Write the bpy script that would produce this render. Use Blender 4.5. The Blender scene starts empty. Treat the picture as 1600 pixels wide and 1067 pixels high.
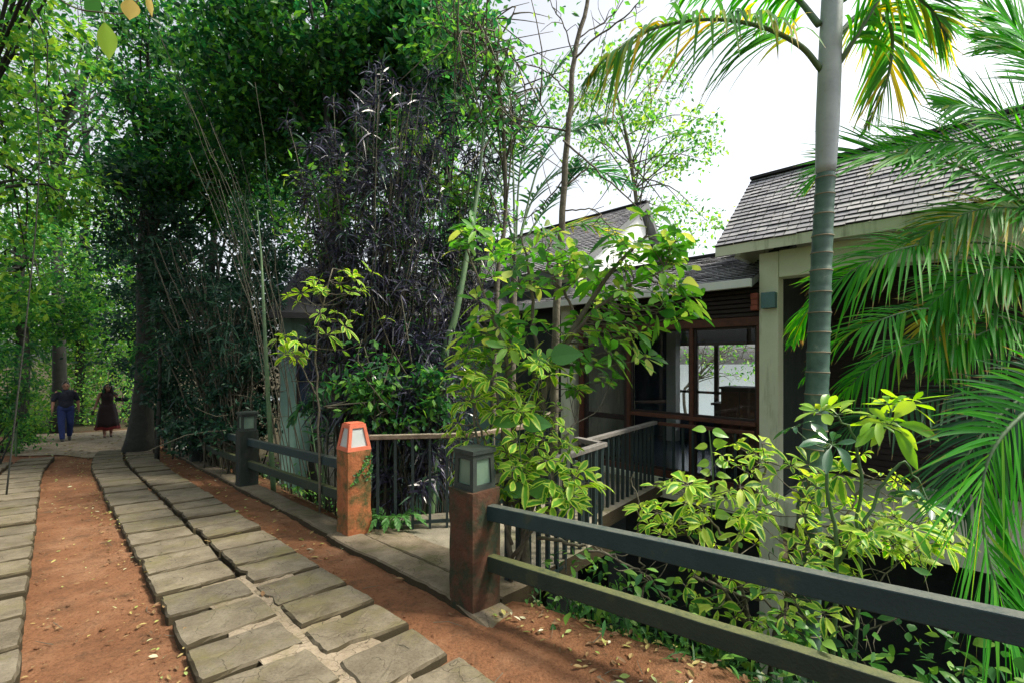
import bpy, math, random
import numpy as np
from mathutils import Vector, Matrix

# ------------------------------------------------------------------ camera, sky, sun, exposure
S = bpy.context.scene
COL = S.collection
F = 711.0            # focal length in photo pixels (16 mm on a 36 mm sensor)
HZ = 560.0           # horizon row in the photo
EYE = 1.65
cam = bpy.data.cameras.new("camera"); cam.lens = 16.0; cam.sensor_width = 36.0
cam.clip_start = 0.05; cam.clip_end = 3000
cam.shift_y = (HZ - 533.5) / 1600.0
co = bpy.data.objects.new("camera", cam); COL.objects.link(co)
co.location = (0, 0, EYE); co.rotation_euler = (math.radians(90), 0, 0)
S.camera = co

SUN_EL, SUN_AZ = math.radians(54), math.radians(95)      # azimuth clockwise from +Y
world = bpy.data.worlds.new("World"); S.world = world; world.use_nodes = True
nt = world.node_tree; nt.nodes.clear()
out = nt.nodes.new("ShaderNodeOutputWorld"); bg = nt.nodes.new("ShaderNodeBackground")
sky = nt.nodes.new("ShaderNodeTexSky"); sky.sky_type = 'NISHITA'; sky.sun_disc = False
sky.sun_elevation = SUN_EL; sky.sun_rotation = SUN_AZ
sky.air_density = 1.0; sky.dust_density = 4.0; sky.ozone_density = 1.0
hs = nt.nodes.new("ShaderNodeHueSaturation"); hs.inputs["Saturation"].default_value = 0.28
nt.links.new(sky.outputs[0], hs.inputs["Color"]); nt.links.new(hs.outputs[0], bg.inputs[0])
bg.inputs[1].default_value = 0.15
nt.links.new(bg.outputs[0], out.inputs[0])

sl = bpy.data.lights.new("sun", 'SUN'); sl.energy = 3.0; sl.angle = math.radians(9); sl.color = (1.0, 0.91, 0.74)
so = bpy.data.objects.new("sun", sl); COL.objects.link(so); so.location = (20, 6, 30)
sd = Vector((math.sin(SUN_AZ) * math.cos(SUN_EL), math.cos(SUN_AZ) * math.cos(SUN_EL), math.sin(SUN_EL)))
so.rotation_euler = sd.to_track_quat('Z', 'Y').to_euler()

S.view_settings.view_transform = 'Standard'; S.view_settings.look = 'None'
S.view_settings.exposure = 1.1; S.view_settings.gamma = 1.0
S.render.engine = 'CYCLES'
S.cycles.max_bounces = 7; S.cycles.diffuse_bounces = 3; S.cycles.glossy_bounces = 3
S.cycles.transmission_bounces = 5; S.cycles.transparent_max_bounces = 10
S.cycles.use_denoising = True

# ------------------------------------------------------------------ helpers
def W(px, py, Y):
    """point at depth Y that the photo shows at (px, py)"""
    return np.array(((px - 800) / F * Y, Y, EYE + (HZ - py) / F * Y))
def G(px, py):
    Y = F * 1.435 / (py - 610)
    return np.array(((px - 800) / F * Y, Y, -0.0705 * (Y - 3.05)))
PD = np.array((-0.7115, 0.7026)); PN = np.array((0.7026, 0.7115)); PO = np.array((-0.25, 3.05))
def ST(s, t): return PO + PD * s + PN * t
def smooth(a, b, x):
    k = np.clip((x - a) / (b - a), 0, 1); return k * k * (3 - 2 * k)
def H(X, Y):
    """terrain height"""
    X = np.asarray(X, float); Y = np.asarray(Y, float)
    dx, dy = X - PO[0], Y - PO[1]
    s = dx * PD[0] + dy * PD[1]; t = dx * PN[0] + dy * PN[1]
    z = -0.0705 * (np.clip(Y, -3, 16) - 3.05)
    t0 = np.where(s < 0, 0.2 - 0.12 * s, 0.25)
    depth = 2.5 - 1.7 * smooth(2.2, 6.5, s)
    z = z - depth * smooth(t0, t0 + 1.7, t)
    z = z - 3.6 * smooth(9.5, 17, t)
    z = z + 0.22 * np.clip(-t - 3.9, 0, 9) * smooth(3.9, 5.5, -t)
    off = 1 - smooth(-3.6, -3.2, t) * (1 - smooth(-.3, .3, t))
    z = z + (0.02 * np.sin(X * 2.1 + Y * 1.3) * np.cos(Y * 1.7 - X) + 0.01 * np.sin(X * 5.3 - Y * 4.1)) * (.15 + .85 * off)
    return z
def Hz(X, Y): return float(H(X, Y))

class MB:
    """collects shapes and links them as ONE mesh object"""
    def __init__(self): self.v = []; self.f = []; self.uv = []; self.n = 0
    def add(self, verts, faces, uv=None):
        verts = np.asarray(verts, float).reshape(-1, 3)
        self.v.append(verts)
        if isinstance(faces, np.ndarray): self.f.append(faces + self.n)
        else:
            by = {}
            for f in faces: by.setdefault(len(f), []).append(f)
            for k in by: self.f.append(np.array(by[k], int) + self.n)
        self.uv.append(np.zeros((len(verts), 2)) if uv is None else np.asarray(uv, float))
        self.n += len(verts)
        return self
    def box(self, lo, hi, R=None, o=(0, 0, 0)):
        x0, y0, z0 = lo; x1, y1, z1 = hi
        v = np.array([(x0,y0,z0),(x1,y0,z0),(x1,y1,z0),(x0,y1,z0),(x0,y0,z1),(x1,y0,z1),(x1,y1,z1),(x0,y1,z1)], float)
        if R is not None: v = v @ np.asarray(R).T
        v = v + np.asarray(o)
        return self.add(v, [(0,3,2,1),(4,5,6,7),(0,1,5,4),(1,2,6,5),(2,3,7,6),(3,0,4,7)])
    def hexa(self, b, t):
        """four bottom points, four top points"""
        return self.add(list(b) + list(t), [(0,3,2,1),(4,5,6,7),(0,1,5,4),(1,2,6,5),(2,3,7,6),(3,0,4,7)])
    def beam(self, p, q, w, h):
        """bar from p to q, w wide, h tall (upright section)"""
        p = np.asarray(p, float); q = np.asarray(q, float)
        d = q - p; hd = np.array((d[0], d[1], 0.0)); hd /= np.linalg.norm(hd)
        s = np.array((-hd[1], hd[0], 0)) * w / 2; u = np.array((0, 0, h / 2))
        return self.hexa([p - s - u, p + s - u, q + s - u, q - s - u], [p - s + u, p + s + u, q + s + u, q - s + u])
    def tube(self, pts, rad, n=7, cap=True):
        pts = np.asarray(pts, float); m = len(pts)
        rad = np.broadcast_to(np.asarray(rad, float), (m,))
        tan = np.gradient(pts, axis=0); tan /= np.linalg.norm(tan, axis=1)[:, None] + 1e-9
        ref = np.array((0.31, 0.17, 0.93)) if abs(tan[0][2]) < 0.9 else np.array((1.0, 0.1, 0))
        a = np.cross(tan, ref); a /= np.linalg.norm(a, axis=1)[:, None] + 1e-9
        b = np.cross(tan, a)
        th = np.arange(n) / n * 2 * math.pi
        ring = pts[:, None] + rad[:, None, None] * (np.cos(th)[None, :, None] * a[:, None] + np.sin(th)[None, :, None] * b[:, None])
        L = np.concatenate(([0], np.cumsum(np.linalg.norm(np.diff(pts, axis=0), axis=1))))
        uv = np.stack([np.broadcast_to(th[None] / 6.283, (m, n)), np.broadcast_to(L[:, None], (m, n))], -1).reshape(-1, 2)
        i = np.arange(m - 1)[:, None] * n; j = np.arange(n)[None]; j2 = (j + 1) % n
        fc = np.stack([i + j, i + j2, i + n + j2, i + n + j], -1).reshape(-1, 4)
        k = self.n
        self.add(ring.reshape(-1, 3), fc, uv)
        if cap:
            self.f.append(np.array([list(range(n))[::-1]]) + k); self.f.append(np.array([list(range(n))]) + k + (m - 1) * n)
        return self
    def ball(self, c, r, n=14, m=9, R=None):
        r = np.broadcast_to(np.asarray(r, float), (3,))
        v = [(0, 0, -1)]
        for i in range(1, m):
            ph = -math.pi / 2 + math.pi * i / m
            for j in range(n):
                a = 2 * math.pi * j / n; v.append((math.cos(ph) * math.cos(a), math.cos(ph) * math.sin(a), math.sin(ph)))
        v.append((0, 0, 1)); v = np.array(v) * r
        if R is not None: v = v @ np.asarray(R).T
        fs = []
        for j in range(n):
            j2 = (j + 1) % n
            fs.append((0, 1 + j2, 1 + j)); fs.append((len(v) - 1, 1 + (m - 2) * n + j, 1 + (m - 2) * n + j2))
            for i in range(m - 2): fs.append((1 + i * n + j, 1 + i * n + j2, 1 + (i + 1) * n + j2, 1 + (i + 1) * n + j))
        return self.add(v + np.asarray(c), fs)
    def strips(self, base, dirn, side, L, wid, droop, nseg=3, cols=2, prof=None, fold=0.0, sway=None):
        """leaf blades: one strip each, all arrays over N"""
        base = np.asarray(base, float); N = len(base)
        if N == 0: return self
        L = np.broadcast_to(L, (N,)).astype(float); wid = np.broadcast_to(wid, (N,)).astype(float); droop = np.broadcast_to(droop, (N,)).astype(float)
        tt = np.linspace(0, 1, nseg + 1)
        pr = np.sin(np.pi * np.clip(tt, 0.04, 0.985) ** 0.8) if prof is None else np.asarray(prof, float)
        P = base[:, None] + dirn[:, None] * (L[:, None] * tt[None])[..., None]
        P[..., 2] -= droop[:, None] * L[:, None] * tt[None] ** 2
        if sway is not None: P += sway[:, None] * (L[:, None] * tt[None] ** 2)[..., None]
        cs = np.linspace(-1, 1, cols)
        Nn = np.cross(side, dirn)
        V = P[:, :, None] + side[:, None, None] * (wid[:, None, None] * 0.5 * pr[None, :, None] * cs[None, None])[..., None]
        if fold: V = V + Nn[:, None, None] * (fold * wid[:, None, None] * pr[None, :, None] * np.abs(cs)[None, None])[..., None]
        uv = np.stack([np.broadcast_to(cs[None, None], (N, nseg + 1, cols)), np.broadcast_to(tt[None, :, None], (N, nseg + 1, cols))], -1).reshape(-1, 2)
        k = np.arange(N)[:, None, None] * (nseg + 1) * cols; i = np.arange(nseg)[None, :, None] * cols; c = np.arange(cols - 1)[None, None]
        a = k + i + c
        fc = np.stack([a, a + 1, a + cols + 1, a + cols], -1).reshape(-1, 4)
        return self.add(V.reshape(-1, 3), fc, uv)
    def diamonds(self, c, d, s, L, wd, fold=0.15):
        """small leaves: one folded four-cornered blade each"""
        N = len(c)
        if N == 0: return self
        L = np.broadcast_to(L, (N,))[:, None]; wd = np.broadcast_to(wd, (N,))[:, None]
        n = np.cross(s, d)
        V = np.stack([c - d * L * .5, c - s * wd * .5 + n * wd * fold - d * L * .05, c + d * L * .5, c + s * wd * .5 + n * wd * fold - d * L * .05], 1)
        fc = np.arange(N * 4).reshape(N, 4)
        uv = np.tile(np.array([(0, 0), (-1, .5), (0, 1), (1, .5)], float), (N, 1))
        return self.add(V.reshape(-1, 3), fc, uv)
    def build(self, name, mat, parent=None, smooth_=False, bevel=0.0):
        me = bpy.data.meshes.new(name)
        V = np.concatenate(self.v); UV = np.concatenate(self.uv)
        me.vertices.add(len(V)); me.vertices.foreach_set("co", V.astype(np.float32).ravel())
        tot = np.concatenate([np.full(len(f), f.shape[1]) for f in self.f]); idx = np.concatenate([f.ravel() for f in self.f])
        me.loops.add(len(idx)); me.loops.foreach_set("vertex_index", idx.astype(np.int32))
        st = np.concatenate(([0], np.cumsum(tot)[:-1]))
        me.polygons.add(len(tot)); me.polygons.foreach_set("loop_start", st.astype(np.int32)); me.polygons.foreach_set("loop_total", tot.astype(np.int32))
        me.polygons.foreach_set("use_smooth", np.full(len(tot), bool(smooth_)))
        ul = me.uv_layers.new(name="UVMap"); ul.data.foreach_set("uv", UV[idx].astype(np.float32).ravel())
        me.update(calc_edges=True); me.validate()
        me.materials.append(mat)
        o = bpy.data.objects.new(name, me); COL.objects.link(o)
        if parent is not None: o.parent = parent
        if bevel:
            b = o.modifiers.new("bevel", 'BEVEL'); b.width = bevel; b.segments = 2; b.limit_method = 'ANGLE'
        return o

def tag(o, label=None, cat=None, group=None, kind=None):
    if label: o["label"] = label
    if cat: o["category"] = cat
    if group: o["group"] = group
    if kind: o["kind"] = kind
    return o
def thing(name, label, cat, loc=(0, 0, 0), rz=0.0, group=None):
    o = bpy.data.objects.new(name, None); COL.objects.link(o); o.empty_display_size = .1
    o.location = tuple(loc); o.rotation_euler = (0, 0, rz)
    return tag(o, label, cat, group)
def copy_tree(o, parent=None):
    c = o.copy(); COL.objects.link(c)
    if parent is not None: c.parent = parent
    for ch in list(o.children): copy_tree(ch, c)
    return c
def unit(a):
    a = np.asarray(a, float); return a / (np.linalg.norm(a, axis=-1, keepdims=True) + 1e-9)
def curve(pts, n=16):
    """smooth polyline through the given points"""
    pts = np.asarray(pts, float); m = len(pts)
    if m == 2: return pts[0] + (pts[1] - pts[0]) * np.linspace(0, 1, n)[:, None]
    P = np.vstack([2 * pts[0] - pts[1], pts, 2 * pts[-1] - pts[-2]])
    outp = []
    for x in np.linspace(0, m - 1 - 1e-6, n):
        i = int(x); t = x - i; a, b, c, d = P[i:i + 4]
        outp.append(0.5 * (2 * b + (c - a) * t + (2 * a - 5 * b + 4 * c - d) * t * t + (3 * b - a - 3 * c + d) * t ** 3))
    return np.array(outp)

# ------------------------------------------------------------------ materials
def new_mat(name):
    m = bpy.data.materials.new(name); m.use_nodes = True; n = m.node_tree; n.nodes.clear()
    o = n.nodes.new("ShaderNodeOutputMaterial"); return m, n, o
def N(n, t, **kw):
    x = n.nodes.new(t)
    for k, v in kw.items():
        if k in x.inputs: x.inputs[k].default_value = v
        else: setattr(x, k, v)
    return x
def ramp(n, src, stops):
    r = n.nodes.new("ShaderNodeValToRGB"); e = r.color_ramp.elements
    while len(e) < len(stops): e.new(0.5)
    for k, (p, c) in enumerate(stops): e[k].position = p; e[k].color = (*c, 1)
    n.links.new(src, r.inputs[0]); return r.outputs[0]
def solid(name, cols, scale=6.0, rough=0.7, bump=0.15, fine=40.0, spec=0.4, stain=None, stain_scale=2.0, stain_lo=.5, coord="Object", metal=0.0, top=None, streak=False):
    """painted, timber, stone or concrete surface: mottled colour, fine grain, optional stains"""
    m, n, o = new_mat(name)
    tc = N(n, "ShaderNodeTexCoord"); b = N(n, "ShaderNodeBsdfPrincipled", Roughness=rough, Metallic=metal)
    b.inputs["Specular IOR Level"].default_value = spec
    n1 = N(n, "ShaderNodeTexNoise", Scale=scale, Detail=8.0, Roughness=.65); n.links.new(tc.outputs[coord], n1.inputs["Vector"])
    k = len(cols); c = ramp(n, n1.outputs[0], [(0.3 + 0.4 * i / max(1, k - 1), cc) for i, cc in enumerate(cols)])
    if stain:
        n2 = N(n, "ShaderNodeTexNoise", Scale=stain_scale, Detail=9.0, Roughness=.7); src = tc.outputs[coord]
        if streak:
            mp = N(n, "ShaderNodeMapping"); mp.inputs["Scale"].default_value = (3.0, 3.0, .35); n.links.new(src, mp.inputs["Vector"]); src = mp.outputs[0]
        n.links.new(src, n2.inputs["Vector"])
        f = ramp(n, n2.outputs[0], [(stain_lo, (0, 0, 0)), (stain_lo + .13, (1, 1, 1))])
        mx = N(n, "ShaderNodeMix", data_type='RGBA'); n.links.new(f, mx.inputs[0]); n.links.new(c, mx.inputs[6]); mx.inputs[7].default_value = (*stain, 1); c = mx.outputs[2]
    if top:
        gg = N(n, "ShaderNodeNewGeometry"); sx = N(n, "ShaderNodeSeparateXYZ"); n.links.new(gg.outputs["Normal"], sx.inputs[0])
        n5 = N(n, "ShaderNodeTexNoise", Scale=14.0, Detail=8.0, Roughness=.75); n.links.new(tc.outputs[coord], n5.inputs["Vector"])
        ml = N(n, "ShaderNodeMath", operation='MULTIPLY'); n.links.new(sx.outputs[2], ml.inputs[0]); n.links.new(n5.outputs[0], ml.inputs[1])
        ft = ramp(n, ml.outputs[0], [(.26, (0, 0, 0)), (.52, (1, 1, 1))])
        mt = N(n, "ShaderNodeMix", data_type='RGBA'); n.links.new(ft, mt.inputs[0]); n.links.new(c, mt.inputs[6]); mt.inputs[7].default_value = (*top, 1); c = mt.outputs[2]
    n.links.new(c, b.inputs["Base Color"])
    n3 = N(n, "ShaderNodeTexNoise", Scale=fine, Detail=6.0); n.links.new(tc.outputs[coord], n3.inputs["Vector"])
    bp = N(n, "ShaderNodeBump", Strength=bump, Distance=.02); n.links.new(n3.outputs[0], bp.inputs["Height"]); n.links.new(bp.outputs[0], b.inputs["Normal"])
    n.links.new(b.outputs[0], o.inputs[0]); return m
def leafmat(name, stops, trans=.35, rough=.45, spec=.35, tip=None, margin=None):
    """leaf: each blade picks its own colour; light comes through it"""
    m, n, o = new_mat(name)
    g = N(n, "ShaderNodeNewGeometry")
    k = len(stops); st = stops if isinstance(stops[0][0], (int, float)) and len(stops[0]) == 2 else [(i / max(1, k - 1), c) for i, c in enumerate(stops)]
    c = ramp(n, g.outputs["Random Per Island"], st)
    if margin:
        uv = N(n, "ShaderNodeUVMap"); sp = N(n, "ShaderNodeSeparateXYZ"); n.links.new(uv.outputs[0], sp.inputs[0])
        ab = N(n, "ShaderNodeMath", operation='ABSOLUTE'); n.links.new(sp.outputs[0], ab.inputs[0])
        tc = N(n, "ShaderNodeTexCoord"); nz = N(n, "ShaderNodeTexNoise", Scale=30.0, Detail=3.0); n.links.new(tc.outputs["Object"], nz.inputs["Vector"])
        ad = N(n, "ShaderNodeMath", operation='MULTIPLY_ADD'); n.links.new(nz.outputs[0], ad.inputs[0]); ad.inputs[1].default_value = .9; n.links.new(ab.outputs[0], ad.inputs[2])
        f = ramp(n, ad.outputs[0], [(margin[1], (0, 0, 0)), (margin[1] + .08, (1, 1, 1))])
        mx = N(n, "ShaderNodeMix", data_type='RGBA'); n.links.new(f, mx.inputs[0]); n.links.new(c, mx.inputs[6]); mx.inputs[7].default_value = (*margin[0], 1); c = mx.outputs[2]
    if tip:
        uv2 = N(n, "ShaderNodeUVMap"); s2_ = N(n, "ShaderNodeSeparateXYZ"); n.links.new(uv2.outputs[0], s2_.inputs[0])
        tc2 = N(n, "ShaderNodeTexCoord"); nz2 = N(n, "ShaderNodeTexNoise", Scale=9.0, Detail=4.0); n.links.new(tc2.outputs["Object"], nz2.inputs["Vector"])
        a2 = N(n, "ShaderNodeMath", operation='MULTIPLY_ADD'); n.links.new(nz2.outputs[0], a2.inputs[0]); a2.inputs[1].default_value = .5; n.links.new(s2_.outputs[1], a2.inputs[2])
        r2_ = N(n, "ShaderNodeMapRange"); n.links.new(a2.outputs[0], r2_.inputs[0]); r2_.inputs[1].default_value = 1.14; r2_.inputs[2].default_value = 1.26
        m2_ = N(n, "ShaderNodeMix", data_type='RGBA'); n.links.new(r2_.outputs[0], m2_.inputs[0]); n.links.new(c, m2_.inputs[6]); m2_.inputs[7].default_value = (*tip, 1); c = m2_.outputs[2]
    b = N(n, "ShaderNodeBsdfPrincipled", Roughness=rough); b.inputs["Specular IOR Level"].default_value = spec
    n.links.new(c, b.inputs["Base Color"])
    t = N(n, "ShaderNodeBsdfTranslucent")
    hs = N(n, "ShaderNodeHueSaturation", Saturation=1.12, Value=1.9, Hue=.49); n.links.new(c, hs.inputs["Color"]); n.links.new(hs.outputs[0], t.inputs[0])
    mx = N(n, "ShaderNodeMixShader"); mx.inputs[0].default_value = trans
    n.links.new(b.outputs[0], mx.inputs[1]); n.links.new(t.outputs[0], mx.inputs[2]); n.links.new(mx.outputs[0], o.inputs[0]); return m

M = {}
M['cream'] = solid('cream_plaster', [(.62, .64, .49), (.72, .73, .58)], 3, .85, .08, 60, stain=(.36, .38, .26), stain_lo=.55, streak=True)
M['white'] = solid('white_board', [(.62, .64, .62), (.75, .77, .75)], 3, .7, .05)
M['greenwall'] = solid('green_plaster', [(.13, .24, .21), (.18, .31, .27)], 2, .85, .08, 60, stain=(.06, .13, .11), stain_lo=.55, streak=True)
M['timber'] = solid('red_timber', [(.06, .022, .015), (.125, .045, .028)], 12, .6, .25, 50)
M['brick'] = solid('red_brick', [(.24, .065, .045), (.34, .10, .07)], 12, .8, .3)
M['teal'] = solid('teal_lamp', [(.07, .15, .16), (.11, .20, .21)], 8, .6, .1)
M['darktimber'] = solid('dark_timber', [(.018, .013, .014), (.04, .025, .023)], 10, .6, .2, 50)
M['soffit'] = solid('soffit_board', [(.10, .11, .11), (.15, .16, .16)], 6, .8, .1)
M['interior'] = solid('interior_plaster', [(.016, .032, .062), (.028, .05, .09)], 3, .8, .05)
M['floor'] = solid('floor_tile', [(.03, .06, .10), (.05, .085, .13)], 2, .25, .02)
M['darkconcrete'] = solid('dark_concrete', [(.02, .028, .03), (.045, .055, .05)], 4, .9, .2)
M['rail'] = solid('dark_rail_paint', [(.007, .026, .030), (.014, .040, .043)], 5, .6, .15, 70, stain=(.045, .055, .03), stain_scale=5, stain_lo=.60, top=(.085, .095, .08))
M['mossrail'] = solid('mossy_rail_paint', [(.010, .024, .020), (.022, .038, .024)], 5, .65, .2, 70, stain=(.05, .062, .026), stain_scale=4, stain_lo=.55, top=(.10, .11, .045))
M['baluster'] = solid('baluster_metal', [(.012, .024, .026), (.025, .042, .042)], 8, .5, .1, 60, stain=(.12, .09, .05), stain_scale=9, stain_lo=.6)
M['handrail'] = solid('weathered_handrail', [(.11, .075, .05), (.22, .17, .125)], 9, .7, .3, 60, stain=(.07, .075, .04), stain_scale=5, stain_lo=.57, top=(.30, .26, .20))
M['greyrail'] = solid('grey_handrail', [(.12, .112, .105), (.21, .20, .185)], 9, .65, .25, 60, stain=(.09, .07, .05), stain_scale=6, stain_lo=.57)
M['orange'] = solid('terracotta_pillar', [(.25, .085, .032), (.38, .135, .05)], 5, .85, .5, 35, stain=(.075, .07, .022), stain_scale=3.6, stain_lo=.44)
M['terracotta'] = solid('terracotta_lamp', [(.46, .115, .06), (.56, .15, .08)], 7, .75, .15, 60, stain=(.3, .1, .05), stain_lo=.6)
M['brown'] = solid('brown_pillar', [(.050, .024, .013), (.105, .042, .021)], 4, .85, .5, 35, stain=(.018, .028, .013), stain_scale=3.4, stain_lo=.43)
M['darkpost'] = solid('dark_pillar', [(.010, .022, .02), (.028, .03, .02)], 4, .85, .3, 45, stain=(.03, .05, .025), stain_lo=.55)
M['darklamp'] = solid('dark_lamp_housing', [(.018, .028, .026), (.035, .045, .035)], 8, .7, .2, 50)
M['lampglass'] = solid('milky_lamp_pane', [(.38, .41, .41), (.48, .51, .51)], 4, .35, .02, 60, stain=(.26, .28, .24), stain_lo=.6)
M['dimglass'] = solid('grimy_lamp_pane', [(.08, .14, .105), (.15, .22, .165)], 6, .35, .02, 60, stain=(.10, .14, .09), stain_lo=.55)
M['bark'] = solid('grey_bark', [(.06, .055, .04), (.15, .135, .10)], 9, .9, .6, 30, stain=(.07, .09, .04), stain_lo=.6)
M['darkbark'] = solid('dark_bark', [(.014, .018, .016), (.036, .038, .03)], 9, .9, .6, 30)
M['twig'] = solid('twig_bark', [(.06, .055, .04), (.13, .12, .085)], 14, .85, .3, 50)
M['cane'] = solid('shaded_cane', [(.035, .034, .024), (.085, .08, .055)], 9, .8, .3, 40, stain=(.05, .07, .03), stain_lo=.58)
M['stem'] = solid('green_stem', [(.05, .11, .05), (.11, .18, .08)], 7, .5, .1, 50)
M['rock'] = solid('stacked_stone', [(.22, .2, .16), (.4, .37, .3)], 6, .9, .5, 20)

def mat_dirt():
    m, n, o = new_mat('red_dirt')
    tc = N(n, "ShaderNodeTexCoord"); P = tc.outputs["Object"]
    b = N(n, "ShaderNodeBsdfPrincipled", Roughness=.95); b.inputs["Specular IOR Level"].default_value = .15
    a = N(n, "ShaderNodeTexNoise", Scale=1.6, Detail=10.0, Roughness=.7); n.links.new(P, a.inputs["Vector"])
    c = ramp(n, a.outputs[0], [(.3, (.125, .056, .028)), (.5, (.20, .094, .048)), (.72, (.28, .155, .09))])
    f = N(n, "ShaderNodeTexNoise", Scale=38.0, Detail=8.0, Roughness=.75); n.links.new(P, f.inputs["Vector"])
    f2 = ramp(n, f.outputs[0], [(.36, (.55, .5, .48)), (.5, (1, 1, 1)), (.68, (1.0, 1.0, 1.0))])
    mu = N(n, "ShaderNodeMix", data_type='RGBA', blend_type='MULTIPLY'); mu.inputs[0].default_value = .8
    n.links.new(c, mu.inputs[6]); n.links.new(f2, mu.inputs[7])
    lt = N(n, "ShaderNodeTexNoise", Scale=4.5, Detail=12.0, Roughness=.8); n.links.new(P, lt.inputs["Vector"])
    lf = ramp(n, lt.outputs[0], [(.50, (0, 0, 0)), (.64, (.85, .85, .85))])
    ml = N(n, "ShaderNodeMix", data_type='RGBA'); n.links.new(lf, ml.inputs[0]); n.links.new(mu.outputs[2], ml.inputs[6]); ml.inputs[7].default_value = (.095, .052, .029, 1); mu = ml
    # leaf mould and moss off the track
    sp = N(n, "ShaderNodeSeparateXYZ"); n.links.new(P, sp.inputs[0])
    def lin(ax, ay, c0):
        x = N(n, "ShaderNodeMath", operation='MULTIPLY_ADD'); n.links.new(sp.outputs[0], x.inputs[0]); x.inputs[1].default_value = ax; x.inputs[2].default_value = c0
        y = N(n, "ShaderNodeMath", operation='MULTIPLY_ADD'); n.links.new(sp.outputs[1], y.inputs[0]); y.inputs[1].default_value = ay; n.links.new(x.outputs[0], y.inputs[2]); return y.outputs[0]
    t = lin(PN[0], PN[1], -(PO @ PN))
    nz = N(n, "ShaderNodeTexNoise", Scale=2.3, Detail=6.0); n.links.new(P, nz.inputs["Vector"])
    tn = N(n, "ShaderNodeMath", operation='MULTIPLY_ADD'); n.links.new(nz.outputs[0], tn.inputs[0]); tn.inputs[1].default_value = .9; n.links.new(t, tn.inputs[2])
    r1 = N(n, "ShaderNodeMapRange"); n.links.new(tn.outputs[0], r1.inputs[0]); r1.inputs[1].default_value = .85; r1.inputs[2].default_value = 1.25
    r2 = N(n, "ShaderNodeMapRange"); n.links.new(tn.outputs[0], r2.inputs[0]); r2.inputs[1].default_value = -3.1; r2.inputs[2].default_value = -3.7
    mxx = N(n, "ShaderNodeMath", operation='MAXIMUM'); n.links.new(r1.outputs[0], mxx.inputs[0]); n.links.new(r2.outputs[0], mxx.inputs[1])
    sfar = lin(PD[0], PD[1], -(PO @ PD)); r3 = N(n, 'ShaderNodeMapRange'); n.links.new(sfar, r3.inputs[0]); r3.inputs[1].default_value = 18.6; r3.inputs[2].default_value = 20.0
    mx3 = N(n, 'ShaderNodeMath', operation='MAXIMUM'); n.links.new(mxx.outputs[0], mx3.inputs[0]); n.links.new(r3.outputs[0], mx3.inputs[1]); mxx = mx3
    soil = ramp(n, f.outputs[0], [(.35, (.018, .018, .010)), (.55, (.05, .04, .022)), (.7, (.05, .065, .02))])
    mm = N(n, "ShaderNodeMix", data_type='RGBA'); n.links.new(mxx.outputs[0], mm.inputs[0]); n.links.new(mu.outputs[2], mm.inputs[6]); n.links.new(soil, mm.inputs[7])
    n.links.new(mm.outputs[2], b.inputs["Base Color"])
    v = N(n, "ShaderNodeTexVoronoi", Scale=55.0); n.links.new(P, v.inputs["Vector"])
    ad = N(n, "ShaderNodeMath", operation='MULTIPLY_ADD'); n.links.new(v.outputs[0], ad.inputs[0]); ad.inputs[1].default_value = -.35; n.links.new(f.outputs[0], ad.inputs[2])
    bp = N(n, "ShaderNodeBump", Strength=.7, Distance=.03); n.links.new(ad.outputs[0], bp.inputs["Height"]); n.links.new(bp.outputs[0], b.inputs["Normal"])
    n.links.new(b.outputs[0], o.inputs[0]); return m
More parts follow.
